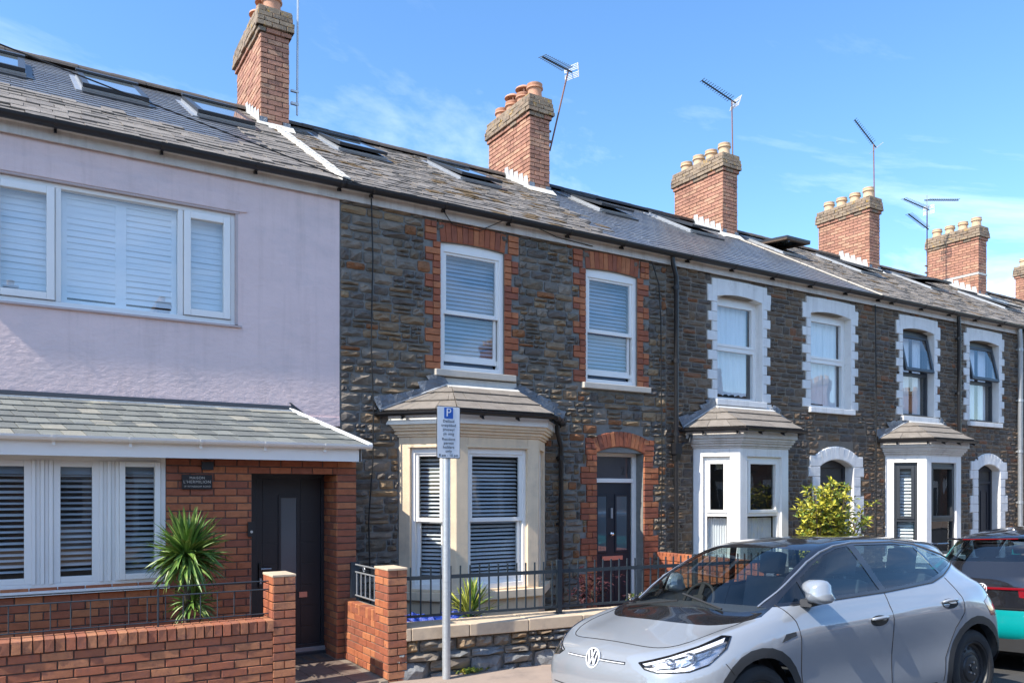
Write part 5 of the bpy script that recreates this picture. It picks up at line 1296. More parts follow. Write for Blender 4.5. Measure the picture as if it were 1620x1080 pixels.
# crumpled blue tarpaulin inside the front garden
mb = MB(); n = 22; vs = []
for j in range(8):
    for i in range(n): vs.append((3.35+i*.052, -1.40+j*.09, .43+.07*math.sin(i*.9+j*1.7)*math.cos(j*1.1+i*.35)+rg.uniform(-.02, .02)))
mb.add(vs, [(j*n+i, j*n+i+1, (j+1)*n+i+1, (j+1)*n+i) for j in range(7) for i in range(n-1)], 'tarp')
tag(mb.build('tarpaulin', smooth=False), 'crumpled blue tarpaulin lying behind the brick pier and railing', 'tarpaulin')
mb = MB(); mb.box((3.45, -1.35, 0), (4.4, -.75, .38), 'pot'); tag(mb.build('storage_box', bevel=.02), 'dark low box under the blue tarpaulin in the front garden', 'box')
rgw = random.Random(44)
wd = thing('weed', 'small dry weed growing at the foot of the stone wall beside the sign pole', 'weed', (3.95, -1.9, 0))
o = leaf_cluster([Vector((3.95+rgw.gauss(0, .08), -1.86+rgw.gauss(0, .02), .01+abs(rgw.gauss(0, .015)))) for _ in range(40)], rgw, .04, 'leaf_bush', 'leaf_bush_lime', .4).build('foliage', wd); o['kind'] = 'stuff'

# ================================================================== aerials and overhead lines
aerial(3.80, 3.50, 7.75, (3.82, 3.50, 10.6), 'tall aerial mast strapped to the leftmost chimney, running out of the picture', mastcol='galvanised')
aerial(8.66, 3.55, 8.30, (9.02, 3.45, 9.88), 'leaning television aerial on the chimney with capped terracotta pots', yaw=R(200), up=-.12)
aerial(13.68, 3.6, 7.9, (13.62, 3.6, 10.55), 'upright television aerial with two white reflectors on the middle chimney', yaw=R(170), up=.35)
aerial(18.85, 3.6, 8.2, (18.80, 3.6, 10.75), 'television aerial pointing steeply up beside the fourth chimney', yaw=R(150), up=.9, boomlen=.8)
ta = aerial(22.2, 4.2, 7.9, (22.2, 4.2, 9.9), 'cluster of three television aerials left of the banded chimney', yaw=R(185), up=.0, boomlen=1.3)
for yw, z in ((R(-12), 10.15), (R(188), 9.35)):
    M = Matrix.Translation((22.2, 4.2, z)) @ Matrix.Rotation(yw, 4, 'Z') @ Matrix.Rotation(-.12, 4, 'Y'); mb = MB(M); mb.box((-.1, -.012, -.012), (1.2, .012, .012), 'wire_black')
    for k in range(14): mb.box((.05+k*.085-.005, -.10, .012), (.05+k*.085+.005, .10, .022), 'wire_black')
    mb.build('boom', ta)
mb = MB(); mb.tube([(22.2, 4.2, 9.9), (22.2, 4.2, 10.3)], .015, 'grey_steel', 5); mb.build('mast', ta)
def wire(label, pts, r=.010):
    mb = MB(); P0, P1_ = Vector(pts[0]), Vector(pts[1]); k = 14; out = []
    for i in range(k+1):
        t = i/k; p = P0.lerp(P1_, t); p.z -= pts[2]*4*t*(1-t); out.append(tuple(p))
    mb.tube(out, r, 'wire_black', 5); tag(mb.build('overhead_cable'), label, 'cable')
wire('black overhead cable crossing in front of the pink house roof', ((-3.6, -.95, 6.25), (3.45, -.16, 5.40), .02), .008)
# ================================================================== cars
# control net: hoops (rows) x columns, each (s along the length from the nose, t half width, z above road)
NET = [
 [(.10,0,.20),(.12,.40,.20),(.22,.68,.20),(.46,.80,.21),(.84,.84,.22),(1.3,.84,.20),(2.1,.84,.19),(2.9,.84,.20),(3.6,.84,.22),(4.0,.76,.27),(4.12,.5,.28),(4.14,0,.28)],
 [(.02,0,.38),(.045,.38,.38),(.15,.70,.38),(.40,.855,.38),(.84,.895,.38),(1.3,.868,.36),(2.1,.862,.35),(2.9,.868,.36),(3.6,.90,.38),(4.06,.82,.42),(4.22,.5,.42),(4.25,0,.42)],
 [(.0,0,.56),(.03,.38,.56),(.13,.69,.57),(.38,.865,.58),(.84,.905,.60),(1.3,.875,.58),(2.1,.868,.57),(2.9,.875,.60),(3.6,.90,.62),(4.08,.83,.62),(4.23,.5,.62),(4.26,0,.62)],
 [(.035,0,.70),(.06,.37,.70),(.17,.67,.71),(.41,.845,.745),(.84,.900,.83),(1.3,.902,.86),(2.1,.905,.885),(2.9,.905,.91),(3.6,.905,.93),(4.06,.82,.82),(4.20,.5,.80),(4.23,0,.80)],
 [(.12,0,.80),(.15,.37,.80),(.26,.62,.82),(.48,.78,.885),(.84,.85,.945),(1.3,.87,.965),(2.1,.87,.985),(2.9,.87,1.01),(3.6,.855,1.035),(4.0,.77,1.02),(4.16,.48,.98),(4.20,0,.97)],
 [(.62,0,.965),(.64,.32,.96),(.71,.55,.955),(.83,.70,.975),(.98,.785,1.01),(1.32,.83,1.045),(2.1,.835,1.07),(2.9,.825,1.095),(3.5,.79,1.125),(3.93,.68,1.13),(4.10,.42,1.09),(4.14,0,1.08)],
 [(.88,0,1.045),(.90,.32,1.035),(.96,.55,1.03),(1.05,.69,1.045),(1.16,.745,1.075),(1.42,.785,1.12),(2.1,.79,1.15),(2.85,.78,1.175),(3.45,.735,1.20),(3.85,.62,1.21),(4.02,.40,1.19),(4.06,0,1.19)],
 [(1.29,0,1.275),(1.30,.32,1.27),(1.345,.52,1.265),(1.40,.63,1.265),(1.48,.665,1.29),(1.68,.695,1.32),(2.15,.705,1.34),(2.8,.695,1.355),(3.3,.66,1.36),(3.75,.56,1.34),(3.92,.36,1.33),(3.96,0,1.34)],
 [(1.72,0,1.485),(1.73,.30,1.48),(1.76,.47,1.465),(1.80,.56,1.455),(1.87,.59,1.465),(2.02,.605,1.485),(2.3,.61,1.50),(2.8,.60,1.495),(3.2,.575,1.475),(3.65,.50,1.445),(3.86,.33,1.45),(3.90,0,1.455)],
 [(2.0,0,1.55),(2.0,.25,1.545),(2.02,.38,1.535),(2.04,.43,1.53),(2.1,.45,1.53),(2.2,.46,1.54),(2.45,.46,1.545),(2.75,.45,1.54),(3.0,.43,1.53),(3.4,.38,1.50),(3.5,.25,1.51),(3.52,0,1.515)],
 [(2.2,0,1.562),(2.22,0,1.562),(2.25,0,1.563),(2.28,0,1.564),(2.32,0,1.565),(2.4,0,1.566),(2.55,0,1.566),(2.7,0,1.563),(2.85,0,1.557),(3.1,0,1.545),(3.2,0,1.54),(3.25,0,1.535)]]
def herm(P0, P1_, m0, m1, t):
    t2, t3 = t*t, t*t*t; return P0*(2*t3-3*t2+1)+m0*(t3-2*t2+t)+P1_*(3*t2-2*t3)+m1*(t3-t2)
def spline(pts, par, sub, sym0=None, sym1=None):
    n = len(pts); ps = list(pts); pr = list(par)
    if sym0: ps = [Vector((ps[1].x, -ps[1].y, ps[1].z))]+ps; pr = [pr[0]-(pr[1]-pr[0])]+pr
    if sym1: ps = ps+[Vector((ps[-2].x, -ps[-2].y, ps[-2].z))]; pr = pr+[pr[-1]+(pr[-1]-pr[-2])]
    o = 1 if sym0 else 0; d = [(ps[i+1]-ps[i])/(pr[i+1]-pr[i]) for i in range(len(ps)-1)]
    tan = []
    for i in range(len(ps)):
        if i == 0: tan.append(d[0])
        elif i == len(ps)-1: tan.append(d[-1])
        else:
            h0, h1 = pr[i]-pr[i-1], pr[i+1]-pr[i]; tan.append((d[i-1]*h1+d[i]*h0)/(h0+h1))
    out = []
    for i in range(n-1):
        a = i+o; h = pr[a+1]-pr[a]
        for k in range(sub): out.append(herm(ps[a], ps[a+1], tan[a]*h, tan[a+1]*h, k/sub))
    out.append(pts[-1].copy()); return out
SU, SV = 8, 6
def car_surface():
    net = [[Vector(p) for p in row] for row in NET]; rows = []
    nr, nc = len(net), len(net[0])
    def par(lists):
        acc = [0.0]*len(lists[0])
        for l in lists:
            for i in range(1, len(l)): acc[i] += (l[i]-l[i-1]).length**.75
        out = [0]
        for i in range(1, len(acc)): out.append(out[-1]+max(acc[i]/len(lists), .02))
        return out
    cp = par(net[:-1])
    for r in net: rows.append(spline(r, cp, SU, True, True))
    cols = list(zip(*rows)); rp = par([[r[j] for r in net] for j in range(nc)])
    grid = [spline(list(c), rp, SV) for c in cols]       # grid[u][v]
    for g in grid:
        for p in g: p.y = max(p.y, 0)
    for g in (grid[0], grid[-1]):
        for p in g: p.y = 0
    return grid
def cut(bm, poly, proj, dirv, flt, closed=True, margin=.03):
    """score the surface along a polygon seen in projection: proj(v)->2D, dirv = the 3D projection direction"""
    n = len(poly)
    for i in range(n if closed else n-1):
        a, b = poly[i], poly[(i+1) % n]
        lo = (min(a[0], b[0])-margin, min(a[1], b[1])-margin); hi = (max(a[0], b[0])+margin, max(a[1], b[1])+margin)
        fs = []
        for f in bm.faces:
            c = f.calc_center_median()
            if not flt(c): continue
            q = [proj(v.co) for v in f.verts]
            if max(p[0] for p in q) < lo[0] or min(p[0] for p in q) > hi[0] or max(p[1] for p in q) < lo[1] or min(p[1] for p in q) > hi[1]: continue
            fs.append(f)
        if not fs: continue
        inv = cut.inv[proj]; A, B = inv(a), inv(b); no = (B-A).cross(dirv)
        if no.length < 1e-9: continue
        geom = list(fs)+list({e for f in fs for e in f.edges})+list({v for f in fs for v in f.verts})
        bmesh.ops.bisect_plane(bm, geom=geom, dist=1e-5, plane_co=A, plane_no=no.normalized(), clear_inner=False, clear_outer=False)
def inpoly(p, poly):
    c = False; n = len(poly)
    for i in range(n):
        a, b = poly[i], poly[(i+1) % n]
        if (a[1] > p[1]) != (b[1] > p[1]) and p[0] < (b[0]-a[0])*(p[1]-a[1])/(b[1]-a[1])+a[0]: c = not c
    return c
pr_side = lambda v: (v.x, v.z)
pr_diag = lambda v: (.7071*v.x+.7071*v.y, v.z)
pr_rdiag = lambda v: (.7071*(4.26-v.x)+.7071*v.y, v.z)
pr_front = lambda v: (v.y, v.z)
pr_top = lambda v: (v.x, v.y)
cut.inv = {pr_side: lambda p: Vector((p[0], 0, p[1])), pr_diag: lambda p: Vector((.7071*p[0], .7071*p[0], p[1])), pr_front: lambda p: Vector((0, p[0], p[1])),
           pr_rdiag: lambda p: Vector((4.26-.7071*p[0], .7071*p[0], p[1])), pr_top: lambda p: Vector((p[0], p[1], 0))}
FW, RW, WR, WZ = .84, 3.61, .345, .345
def circ(cx, r, n=28, z0=-.2): return [(cx+r*math.cos(2*math.pi*i/n), WZ+r*math.sin(2*math.pi*i/n)) for i in range(n)]
G_Q = [(1.20, 1.09), (1.47, 1.10), (1.47, 1.235)]                                     # front quarter glass
G_F = [(1.51, 1.10), (2.36, 1.12), (2.22, 1.478), (2.06, 1.462), (1.88, 1.415), (1.70, 1.345), (1.51, 1.255)]
G_R = [(2.44, 1.122), (3.10, 1.155), (3.32, 1.20), (3.14, 1.442), (2.88, 1.474), (2.31, 1.482)]
G_B = [(3.36, 1.21), (3.72, 1.285), (3.56, 1.335), (3.19, 1.437)]
TRIM = [(1.08, 1.065), (2.40, 1.095), (3.12, 1.13), (3.38, 1.18), (3.79, 1.285), (3.60, 1.355), (3.20, 1.46), (2.88, 1.494), (2.30, 1.503), (2.05, 1.482), (1.86, 1.438), (1.67, 1.368), (1.45, 1.262)]
LAMP = [(.385, .740), (.60, .795), (.80, .855), (.96, .915), (1.02, .91), (.985, .835), (.86, .740), (.73, .700), (.52, .686), (.425, .704)]
TAIL = [(.30, .90), (.55, .92), (.86, .97), (.98, .93), (.93, .80), (.70, .78), (.45, .79), (.30, .82)]
def build_car():
    grid = car_surface(); nu, nv = len(grid), len(grid[0])
    bm = bmesh.new(); V = [[bm.verts.new(p) for p in g] for g in grid]; lay = bm.faces.layers.int.new('uv')
    for u in range(nu-1):
        for v in range(nv-1):
            q = [V[u][v], V[u+1][v], V[u+1][v+1], V[u][v+1]]
            try: f = bm.faces.new(q)
            except ValueError: continue
            f[lay] = u*1000+v
    bm.normal_update()
    # vertex normals of the whole skin (mirror-aware) for seamless shading
    side = lambda c: c.y > .5 and .9 < c.x < 4.1 and c.z > .95
    for poly in (G_Q, G_F, G_R, G_B, TRIM): cut(bm, poly, pr_side, Vector((0, 1, 0)), side, margin=.005)
    low = lambda c: c.y > .6 and c.z < .95
    for cx in (FW, RW):
        for r in (.40, .470): cut(bm, circ(cx, r), pr_side, Vector((0, 1, 0)), low, margin=.005)
    cut(bm, [(.2, .265), (4.2, .265)], pr_side, Vector((0, 1, 0)), low, closed=False)
    cut(bm, LAMP, pr_diag, Vector((.7071, -.7071, 0)), lambda c: c.x < .95 and c.y > .1 and .6 < c.z < .98, margin=.005)
    cut(bm, TAIL, pr_rdiag, Vector((-.7071, -.7071, 0)), lambda c: c.x > 3.7 and c.y > .1 and .7 < c.z < 1.05, margin=.005)
    reg = {}
    for f in bm.faces:
        c = f.calc_center_median(); u, v = divmod(f[lay], 1000); p = pr_side(c); hoop = v/SV; col = u/SU; k = 'body'
        if side(c) and col > 2.4 and col < 9.9 and inpoly(p, TRIM):
            k = 'trim'
            for nm, g in (('quarter_window', G_Q), ('front_window', G_F), ('rear_side_window', G_R), ('rear_quarter_window', G_B)):
                if inpoly(p, g): k = nm
        elif hoop >= 8: k = 'roof'
        elif hoop >= 5 and col < 3.4: k = 'scuttle' if hoop < 6 else 'windscreen'
        elif hoop >= 6 and col > 9.2: k = 'rear_window' if hoop < 7.99 else 'roof'
        elif hoop >= 6 and (p[1] > 1.16+.0 or p[0] < 1.8) and p[0] < 3.3: k = 'roof'
        elif hoop >= 7.5: k = 'roof'
        elif hoop >= 5 and col < 4.9 and p[0] < 1.95 and (hoop >= 6 or col < 4.0): k = 'scuttle'
        elif 4.0 <= hoop < 6 and col > 9.3: k = 'tailgate'
        elif 2.3 <= hoop < 4.0 and col > 9.75: k = 'tailgate'
        if low(c):
            for cx in (FW, RW):
                d = math.hypot(p[0]-cx, p[1]-WZ)
                if d < .40: k = None
                elif d < .470: k = 'arch_trim'
            if k and p[1] < .265: k = 'arch_trim'
        if hoop < .5 : k = k and 'arch_trim'
        if k and c.x < .95 and c.y > .1 and .6 < c.z < .98 and inpoly(pr_diag(c), LAMP): k = 'headlight'
        if k and c.x > 3.7 and c.y > .1 and .7 < c.z < 1.05 and inpoly(pr_rdiag(c), TAIL): k = 'tail_light'
        if k == 'body':
            if hoop >= 4.0 and col < 3.6: k = 'bonnet'
            elif .3 < hoop and 1.27 <= c.x and c.z > .30 and c.x < 2.38: k = 'front_door'
            elif .3 < hoop and 2.38 <= c.x < 3.36 and c.z > .30: k = 'rear_door'
        if k: reg.setdefault(k, []).append(f)
    return bm, reg
def mesh_from(faces, mats, name, half=0, push=0.0, dark=None):
    """half: 0 both sides joined, 1 = t>0 side, -1 = mirrored side"""
    vs = []; idx = {}; fs = []; nr = []
    for sgn in ((1, -1) if half == 0 else (half,)):
        for f in faces:
            q = []
            for v in f.verts:
                key = (v.index if True else 0, sgn)
                if v.co.y < 1e-4 and half == 0: key = (v.index, 1)
                if key not in idx:
                    idx[key] = len(vs); n = v.normal.copy(); p = v.co-n*push
                    vs.append((p.x, p.y*sgn, p.z)); nr.append((n.x, n.y*sgn, n.z))
                q.append(idx[key])
            q2 = []
            for a in q:
                if a not in q2: q2.append(a)
            if len(q2) > 2: fs.append(q2 if sgn > 0 else q2[::-1])
    me = bpy.data.meshes.new(name); me.from_pydata(vs, [], fs); me.polygons.foreach_set('use_smooth', [True]*len(me.polygons))
    for m in mats: me.materials.append(MAT[m])
    me.update()
    return me, nr
def make_car(label, loc, paint, T):
    car = bpy.data.objects.new('car', None); attach(car, None, T); tag(car, label, 'car')
    bm, reg = build_car()
    bmesh.ops.recalc_face_normals(bm, faces=bm.faces[:]); bm.normal_update()
    # make sure normals point outwards and symmetric at the centre plane
    tst = max(bm.faces, key=lambda f: f.calc_center_median().z)
    if tst.normal.z < 0: bmesh.ops.reverse_faces(bm, faces=bm.faces[:]); bm.normal_update()
    for v in bm.verts:
        if v.co.y < 1e-4: v.normal = Vector((v.normal.x, 0, v.normal.z)).normalized() if Vector((v.normal.x, 0, v.normal.z)).length > 0 else v.normal
    bm.verts.index_update()
    G = lambda *a: [f for k in a for f in reg.get(k, [])]
    I = Matrix.Identity(4)
    def put(name, faces, mats, half=0, push=0, parent=None, solid=0, label=None):
        if not faces: return None
        me, nr = mesh_from(faces, mats, name, half, push)
        try: me.normals_split_custom_set_from_vertices(nr)
        except Exception: pass
        o = bpy.data.objects.new(name, me); attach(o, parent or car, T)
        if solid: s = o.modifiers.new('thick', 'SOLIDIFY'); s.thickness = solid; s.offset = -1
        if label: o['label'] = label
        return o
    def mbb(): return MB(T)
    body = put('body', G('body'), [paint])
    put('bonnet', G('bonnet'), [paint]); put('scuttle_panel', G('scuttle'), ['car_black']); put('roof', G('roof'), ['car_black']); put('wheel_arch_trim', G('arch_trim'), ['car_trim'])
    put('windscreen', G('windscreen'), ['glass_screen']); put('rear_window', G('rear_window'), ['glass_car']); put('tailgate', G('tailgate'), ['car_black'])
    doors = {}
    for h in (1, -1):
        for nm, win in (('front_door', 'front_window'), ('rear_door', 'rear_side_window')):
            d = put(nm, G(nm), [paint], h); doors[(nm, h)] = d; put('side_window', G(win), ['glass_car'], h, .004, d)
        put('quarter_window', G('quarter_window'), ['glass_car'], h, .004); put('quarter_window', G('rear_quarter_window'), ['glass_car'], h, .004)
        put('window_trim', G('trim'), ['car_black'], h)
        hl = put('headlight', G('headlight'), ['glass_lamp'], h); put('lamp_housing', G('headlight'), ['lamp_housing'], h, .045, hl)
        put('tail_light', G('tail_light'), ['tail_red'], h, -.003)
    # surface lookup on the side (t as a function of s,z) for trims
    fl = [f for f in bm.faces]
    from mathutils.bvhtree import BVHTree
    bvh = BVHTree.FromBMesh(bm)
    def on_side(s, z, off=0): 
        hit = bvh.ray_cast(Vector((s, 2.0, z)), Vector((0, -1, 0)))
        return (hit[0]+hit[1]*off) if hit[0] else Vector((s, .85, z))
    def on_front(t, z, off=0):
        hit = bvh.ray_cast(Vector((-1, abs(t), z)), Vector((1, 0, 0)))
        return Vector((hit[0].x-off, t, z)) if hit[0] else Vector((0, t, z))
    def on_diag(p, z, off=0):
        o_ = Vector((.7071*p, .7071*p, z))+Vector((-1, 1, 0)); hit = bvh.ray_cast(o_, Vector((1, -1, 0)).normalized())
        return (hit[0]+Vector((-.7071, .7071, 0))*off) if hit[0] else o_
    def on_top(s, t, off=0):
        hit = bvh.ray_cast(Vector((s, abs(t), 3)), Vector((0, 0, -1))); return Vector((s, t, hit[0].z+off)) if hit[0] else Vector((s, t, 1))
    mir = lambda p, h: Vector((p[0], p[1]*h, p[2]))
    def line(pts, h, r, m, name, par, n=5):
        mb = mbb(); mb.tube([mir(p, h) for p in pts], r, m, n); return mb.build(name, par)
    def dens(poly, k=6, closed=True):
        out = []; n = len(poly)
        for i in range(n if closed else n-1):
            a, b = poly[i], poly[(i+1) % n]
            for j in range(k): out.append((a[0]+(b[0]-a[0])*j/k, a[1]+(b[1]-a[1])*j/k))
        out.append(poly[0] if closed else poly[-1]); return out
    for h in (1, -1):
        # door shut lines
        line([on_side(s, z, .0) for s, z in dens([(1.315, .30), (1.27, .60), (1.25, .96), (1.17, 1.08)], 7, False)], h, .0042, 'car_gap', 'shut_line', doors[('front_door', h)])
        line([on_side(s, z, .0) for s, z in dens([(2.38, .30), (2.385, .7), (2.395, 1.10)], 8, False)], h, .0042, 'car_gap', 'shut_line', doors[('rear_door', h)])
        line([on_side(s, z, .0) for s, z in dens([(3.10, .30), (3.12, .50), (3.27, .74), (3.40, .86), (3.41, 1.0), (3.36, 1.16)], 6, False)], h, .0042, 'car_gap', 'shut_line', doors[('rear_door', h)])
        line([on_side(s, .30, .0) for s in [1.33+i*.12 for i in range(15)]], h, .0042, 'car_gap', 'shut_line', body)
        line([on_side(s, z, .002) for s, z in dens(TRIM[5:]+[TRIM[0]], 6, False)], h, .009, 'car_silver', 'silver_trim', body)
        line([on_side(s, z, .002) for s, z in dens(TRIM[:6], 6, False)], h, .006, 'car_trim', 'window_seal', body)
        # bonnet shut line from the lamp back to the pillar
        line([on_top(s, t, .0) for s, t in [(.405, .640), (.47, .665), (.56, .688), (.66, .703), (.78, .718), (.90, .730), (1.0, .742)]], h, .0038, 'car_gap', 'shut_line', body)
        # front bumper to wing line
        line([on_side(s, z, .0) for s, z in dens([(.50, .74), (.56, .66)], 4, False)], h, .0035, 'car_gap', 'shut_line', body)
        for (s, z, dn) in ((2.20, .895, 'front_door'), (3.20, .955, 'rear_door')):
            mb = mbb(); p = on_side(s, z)
            q = [on_side(s-.10+.2*i/8, z, .0) for i in range(9)]
            vs = []; cen = p
            pts = [on_side(s+.115*math.cos(a*.3927), z-.005+.042*math.sin(a*.3927), .002) for a in range(16)]
            mb.add([mir(x, h) for x in pts], [tuple(range(16))[::(1 if h < 0 else -1)]], 'car_gap'); 
            o = mb.build('handle_recess', doors[(dn, h)])
            mb = mbb(); mb.tube([mir(on_side(s-.105, z+.012, .008), h), mir(on_side(s-.06, z+.014, .030), h), mir(on_side(s+.05, z+.016, .034), h), mir(on_side(s+.11, z+.016, .010), h)], [.011, .014, .014, .011], paint, 8); mb.build('door_handle', doors[(dn, h)], smooth=True)
        # badge plate behind the front wheel
        mb = mbb(); pts = [(1.04, .83), (1.21, .865), (1.21, .892), (1.10, .885)]; mb.add([mir(on_side(a, b, .003), h) for a, b in pts], [(0, 1, 2, 3)[::(1 if h < 0 else -1)]], 'car_trim'); mb.build('wing_badge', body)
        # mirror
        mb = mbb(); b0 = on_side(1.44, 1.085, -.02); Mm = Matrix.Translation((1.40 if h < 0 else 1.60, (b0.y+(.15 if h < 0 else .0))*h, 1.165))
        prof = [(-.085, .0), (-.078, .04), (-.045, .070), (.0, .084), (.05, .084), (.085, .074), (.088, .06), (.088, 0)]
        vs = []; fs = []; nn = 14
        for (x, r_) in prof:
            for k in range(nn):
                a = 2*math.pi*k/nn; vs.append((x*.95, math.copysign(abs(math.cos(a))**.6, math.cos(a))*r_*1.25+(.02 if math.sin(a) > 0 else -.01)*1, math.copysign(abs(math.sin(a))**.6, math.sin(a))*r_*(1.0 if math.sin(a) < 0 else 1.12)))
        for i in range(len(prof)-1):
            for k in range(nn): fs.append((i*nn+k, i*nn+(k+1) % nn, (i+1)*nn+(k+1) % nn, (i+1)*nn+k))
        mb.add(vs, fs, paint, Mm); mi_ = mb.build('wing_mirror', doors[('front_door', h)], smooth=True)
        mb = mbb(); mb.add([(.082, .105*math.cos(a*.4488), .062*math.sin(a*.4488)) for a in range(14)], [tuple(range(14))], 'chrome', Mm); mb.build('mirror_glass', mi_) if False else None
        mb = mbb(); mb.prism([(1.36, 1.06), (1.50, 1.07), (1.48, 1.115), (1.40, 1.11)], min((b0.y-.0)*h, (b0.y+.12)*h), max((b0.y-.0)*h, (b0.y+.12)*h), 'car_trim'); mb.build('mirror_arm', doors[('front_door', h)])
        # headlamp internals
        mb = mbb()
        for (p, z, r_) in ((.60, .742, .032), (.74, .775, .036)):
            c = on_diag(p, z, -.03); c = mir(c, h); ax = Vector((-.85, .35*h, 0)).normalized(); Mx = Matrix.Translation(c) @ ax.to_track_quat('Z', 'Y').to_matrix().to_4x4()
            mb.lathe([(r_*1.2, -.02), (r_*1.25, .006), (r_, .0), (r_*.8, -.012), (r_*.75, .004), (0, .012)], 'lamp_reflector', 16, Mx)
        top = [on_diag(p, z, -.008) for p, z in dens([(.41, .735), (.60, .785), (.80, .845), (.98, .903)], 6, False)]; bot = [on_diag(p, z, -.020) for p, z in dens([(.43, .722), (.60, .766), (.80, .820), (.965, .872)], 6, False)]
        n = len(top); mb.add([mir(q, h) for q in top+bot], [(i, i+1, n+i+1, n+i)[::(1 if h < 0 else -1)] for i in range(n-1)], 'lamp_white')
        t2 = [on_diag(p, z, -.022) for p, z in dens([(.48, .735), (.68, .775), (.92, .84)], 5, False)]; b2 = [on_diag(p, z, -.038) for p, z in dens([(.50, .702), (.70, .728), (.88, .80)], 5, False)]
        n = len(t2); mb.add([mir(q, h) for q in t2+b2], [(i, i+1, n+i+1, n+i)[::(1 if h < 0 else -1)] for i in range(n-1)], 'lamp_reflector')
        mb.build('lamp_unit', body)
        line([on_diag(p, z, .001) for p, z in dens(LAMP, 4)], h, .006, 'car_black', 'lamp_seal', body)
        # thin light strip from the lamps to the badge
        line([on_front(t, .727-.0*t, .002) for t in [.075+i*.02 for i in range(14)]], h, .010, 'car_black', 'light_strip', body)
        line([on_front(t, .727, .009) for t in [.075+i*.02 for i in range(14)]], h, .0048, 'lamp_white', 'light_strip', body)
    # bonnet front edge line, bumper line
    line([on_top(.215+.02*(t/.64)**2+.17*abs(t/.64)**7, t, .0) for t in [-.64+i*.04 for i in range(33)]], 1, .0040, 'car_gap', 'shut_line', body)
    line([on_front(t, .50-.015*abs(t), .0) for t in [-.55+i*.05 for i in range(23)]], 1, .004, 'car_gap', 'bumper_line', body)
    mb = mbb(); a = on_front(0, .33, .01); mb.box((a.x-.01, -.45, .26), (a.x+.05, .45, .40), 'car_trim'); mb.build('lower_grille', body)
    mb = mbb(); a = on_front(0, .44, .012); mb.box((a.x-.012, -.26, .345), (a.x, .26, .455), 'sign_white'); mb.box((a.x-.010, -.27, .335), (a.x+.002, .27, .475), 'car_trim'); mb.build('number_plate', body)
    # round badge: ring with a V above a W
    c = on_front(0, .732, .014); Mx = Matrix.Translation(c) @ Matrix.Rotation(R(14), 4, 'Y')
    def badge(mb, Mx, r=.077):
        k = 32; vs = []; fs = []
        for (rr, x) in ((r, .008), (r, -.006), (r*.88, -.006), (r*.88, .004)):
            for i in range(k): a = 2*math.pi*i/k; vs.append((x, rr*math.cos(a), rr*math.sin(a)))
        for q in range(3):
            for i in range(k): fs.append((q*k+i, q*k+(i+1) % k, (q+1)*k+(i+1) % k, (q+1)*k+i))
        mb.add(vs, fs, 'lamp_white', Mx)
        mb.add([(.002, r*.9*math.cos(2*math.pi*i/k), r*.9*math.sin(2*math.pi*i/k)) for i in range(k)], [tuple(range(k))], 'car_gap', Mx)
        def stroke(p, q, w=.0115):
            p = Vector((0, p[0]*r, p[1]*r)); q = Vector((0, q[0]*r, q[1]*r)); d = (q-p).normalized(); s = Vector((0, -d.z, d.y))*w/2
            v = [p+s, q+s, q-s, p-s]; mb.add([x+Vector((-.007, 0, 0)) for x in v]+[x+Vector((.003, 0, 0)) for x in v], [(0, 1, 2, 3), (0, 4, 5, 1), (1, 5, 6, 2), (2, 6, 7, 3), (3, 7, 4, 0)], 'lamp_white', Mx)
        for sg in (-1, 1):
            stroke((.33*sg, .82), (.04*sg, .12)); stroke((.66*sg, .56), (.34*sg, -.62)); stroke((.34*sg, -.66), (.03*sg, .02))
    mb = mbb(); badge(mb, Mx); mb.build('badge', body)
    # rear details
    hit = bvh.ray_cast(Vector((6, 0, .90)), Vector((-1, 0, 0)))[0]
    mb = mbb(); badge(mb, Matrix.Translation((hit.x+.012, 0, .90)) @ Matrix.Rotation(math.pi, 4, 'Z'), .06); mb.build('badge', body)
    def on_rear(t, z, off=0):
        h_ = bvh.ray_cast(Vector((6, abs(t), z)), Vector((-1, 0, 0)))[0]; return Vector((h_.x+off, t, z)) if h_ else Vector((4.2, t, z))
    line([on_rear(-.62+i*.062, .905, .003) for i in range(21)], 1, .018, 'tail_red', 'tail_light_bar', body)
    mb = mbb(); mb.box((3.80, -.48, 1.425), (3.99, .48, 1.448), 'car_black'); mb.build('roof_spoiler', body, bevel=.008); mb = mbb(); mb.box((3.98, -.30, 1.428), (3.993, .30, 1.438), 'tail_red'); mb.build('brake_light', body)
    mb = mbb(); a = on_rear(0, .36, .0); mb.box((a.x-.15, -.62, .24), (a.x+.012, .62, .40), 'car_trim'); mb.build('rear_diffuser', body)
    line([on_rear(-.75+i*.075, .70-.0*abs(i-10), .0) for i in range(21)], 1, .0045, 'car_gap', 'shut_line', body)
    mb = mbb(); mb.lathe([(.035, 0), (.02, .03), (.0, .05)], 'car_black', 8, Matrix.Translation((3.45, 0, 1.49)) @ Matrix.Rotation(R(20), 4, 'Y')); mb.build('roof_antenna', body)
    # wipers
    mb = mbb()
    for (a, b) in (((.93, -.45), (1.02, .05)), ((.90, .62), (.93, .02))): mb.tube([on_top(a[0], a[1], .018) if a[1] >= 0 else mir(on_top(a[0], -a[1], .018), -1), (on_top(b[0], b[1], .022) if b[1] >= 0 else mir(on_top(b[0], -b[1], .022), -1))], .009, 'car_trim', 5)
    mb.build('wiper', body)
    # interior
    mb = mbb(); mb.box((1.0, -.74, .30), (3.9, .74, .42), 'car_interior'); mb.box((1.02, -.70, .42), (1.25, .70, .98), 'car_interior')
    mb.strip([(0, 0)], 0, 0, 'car_interior') if False else None
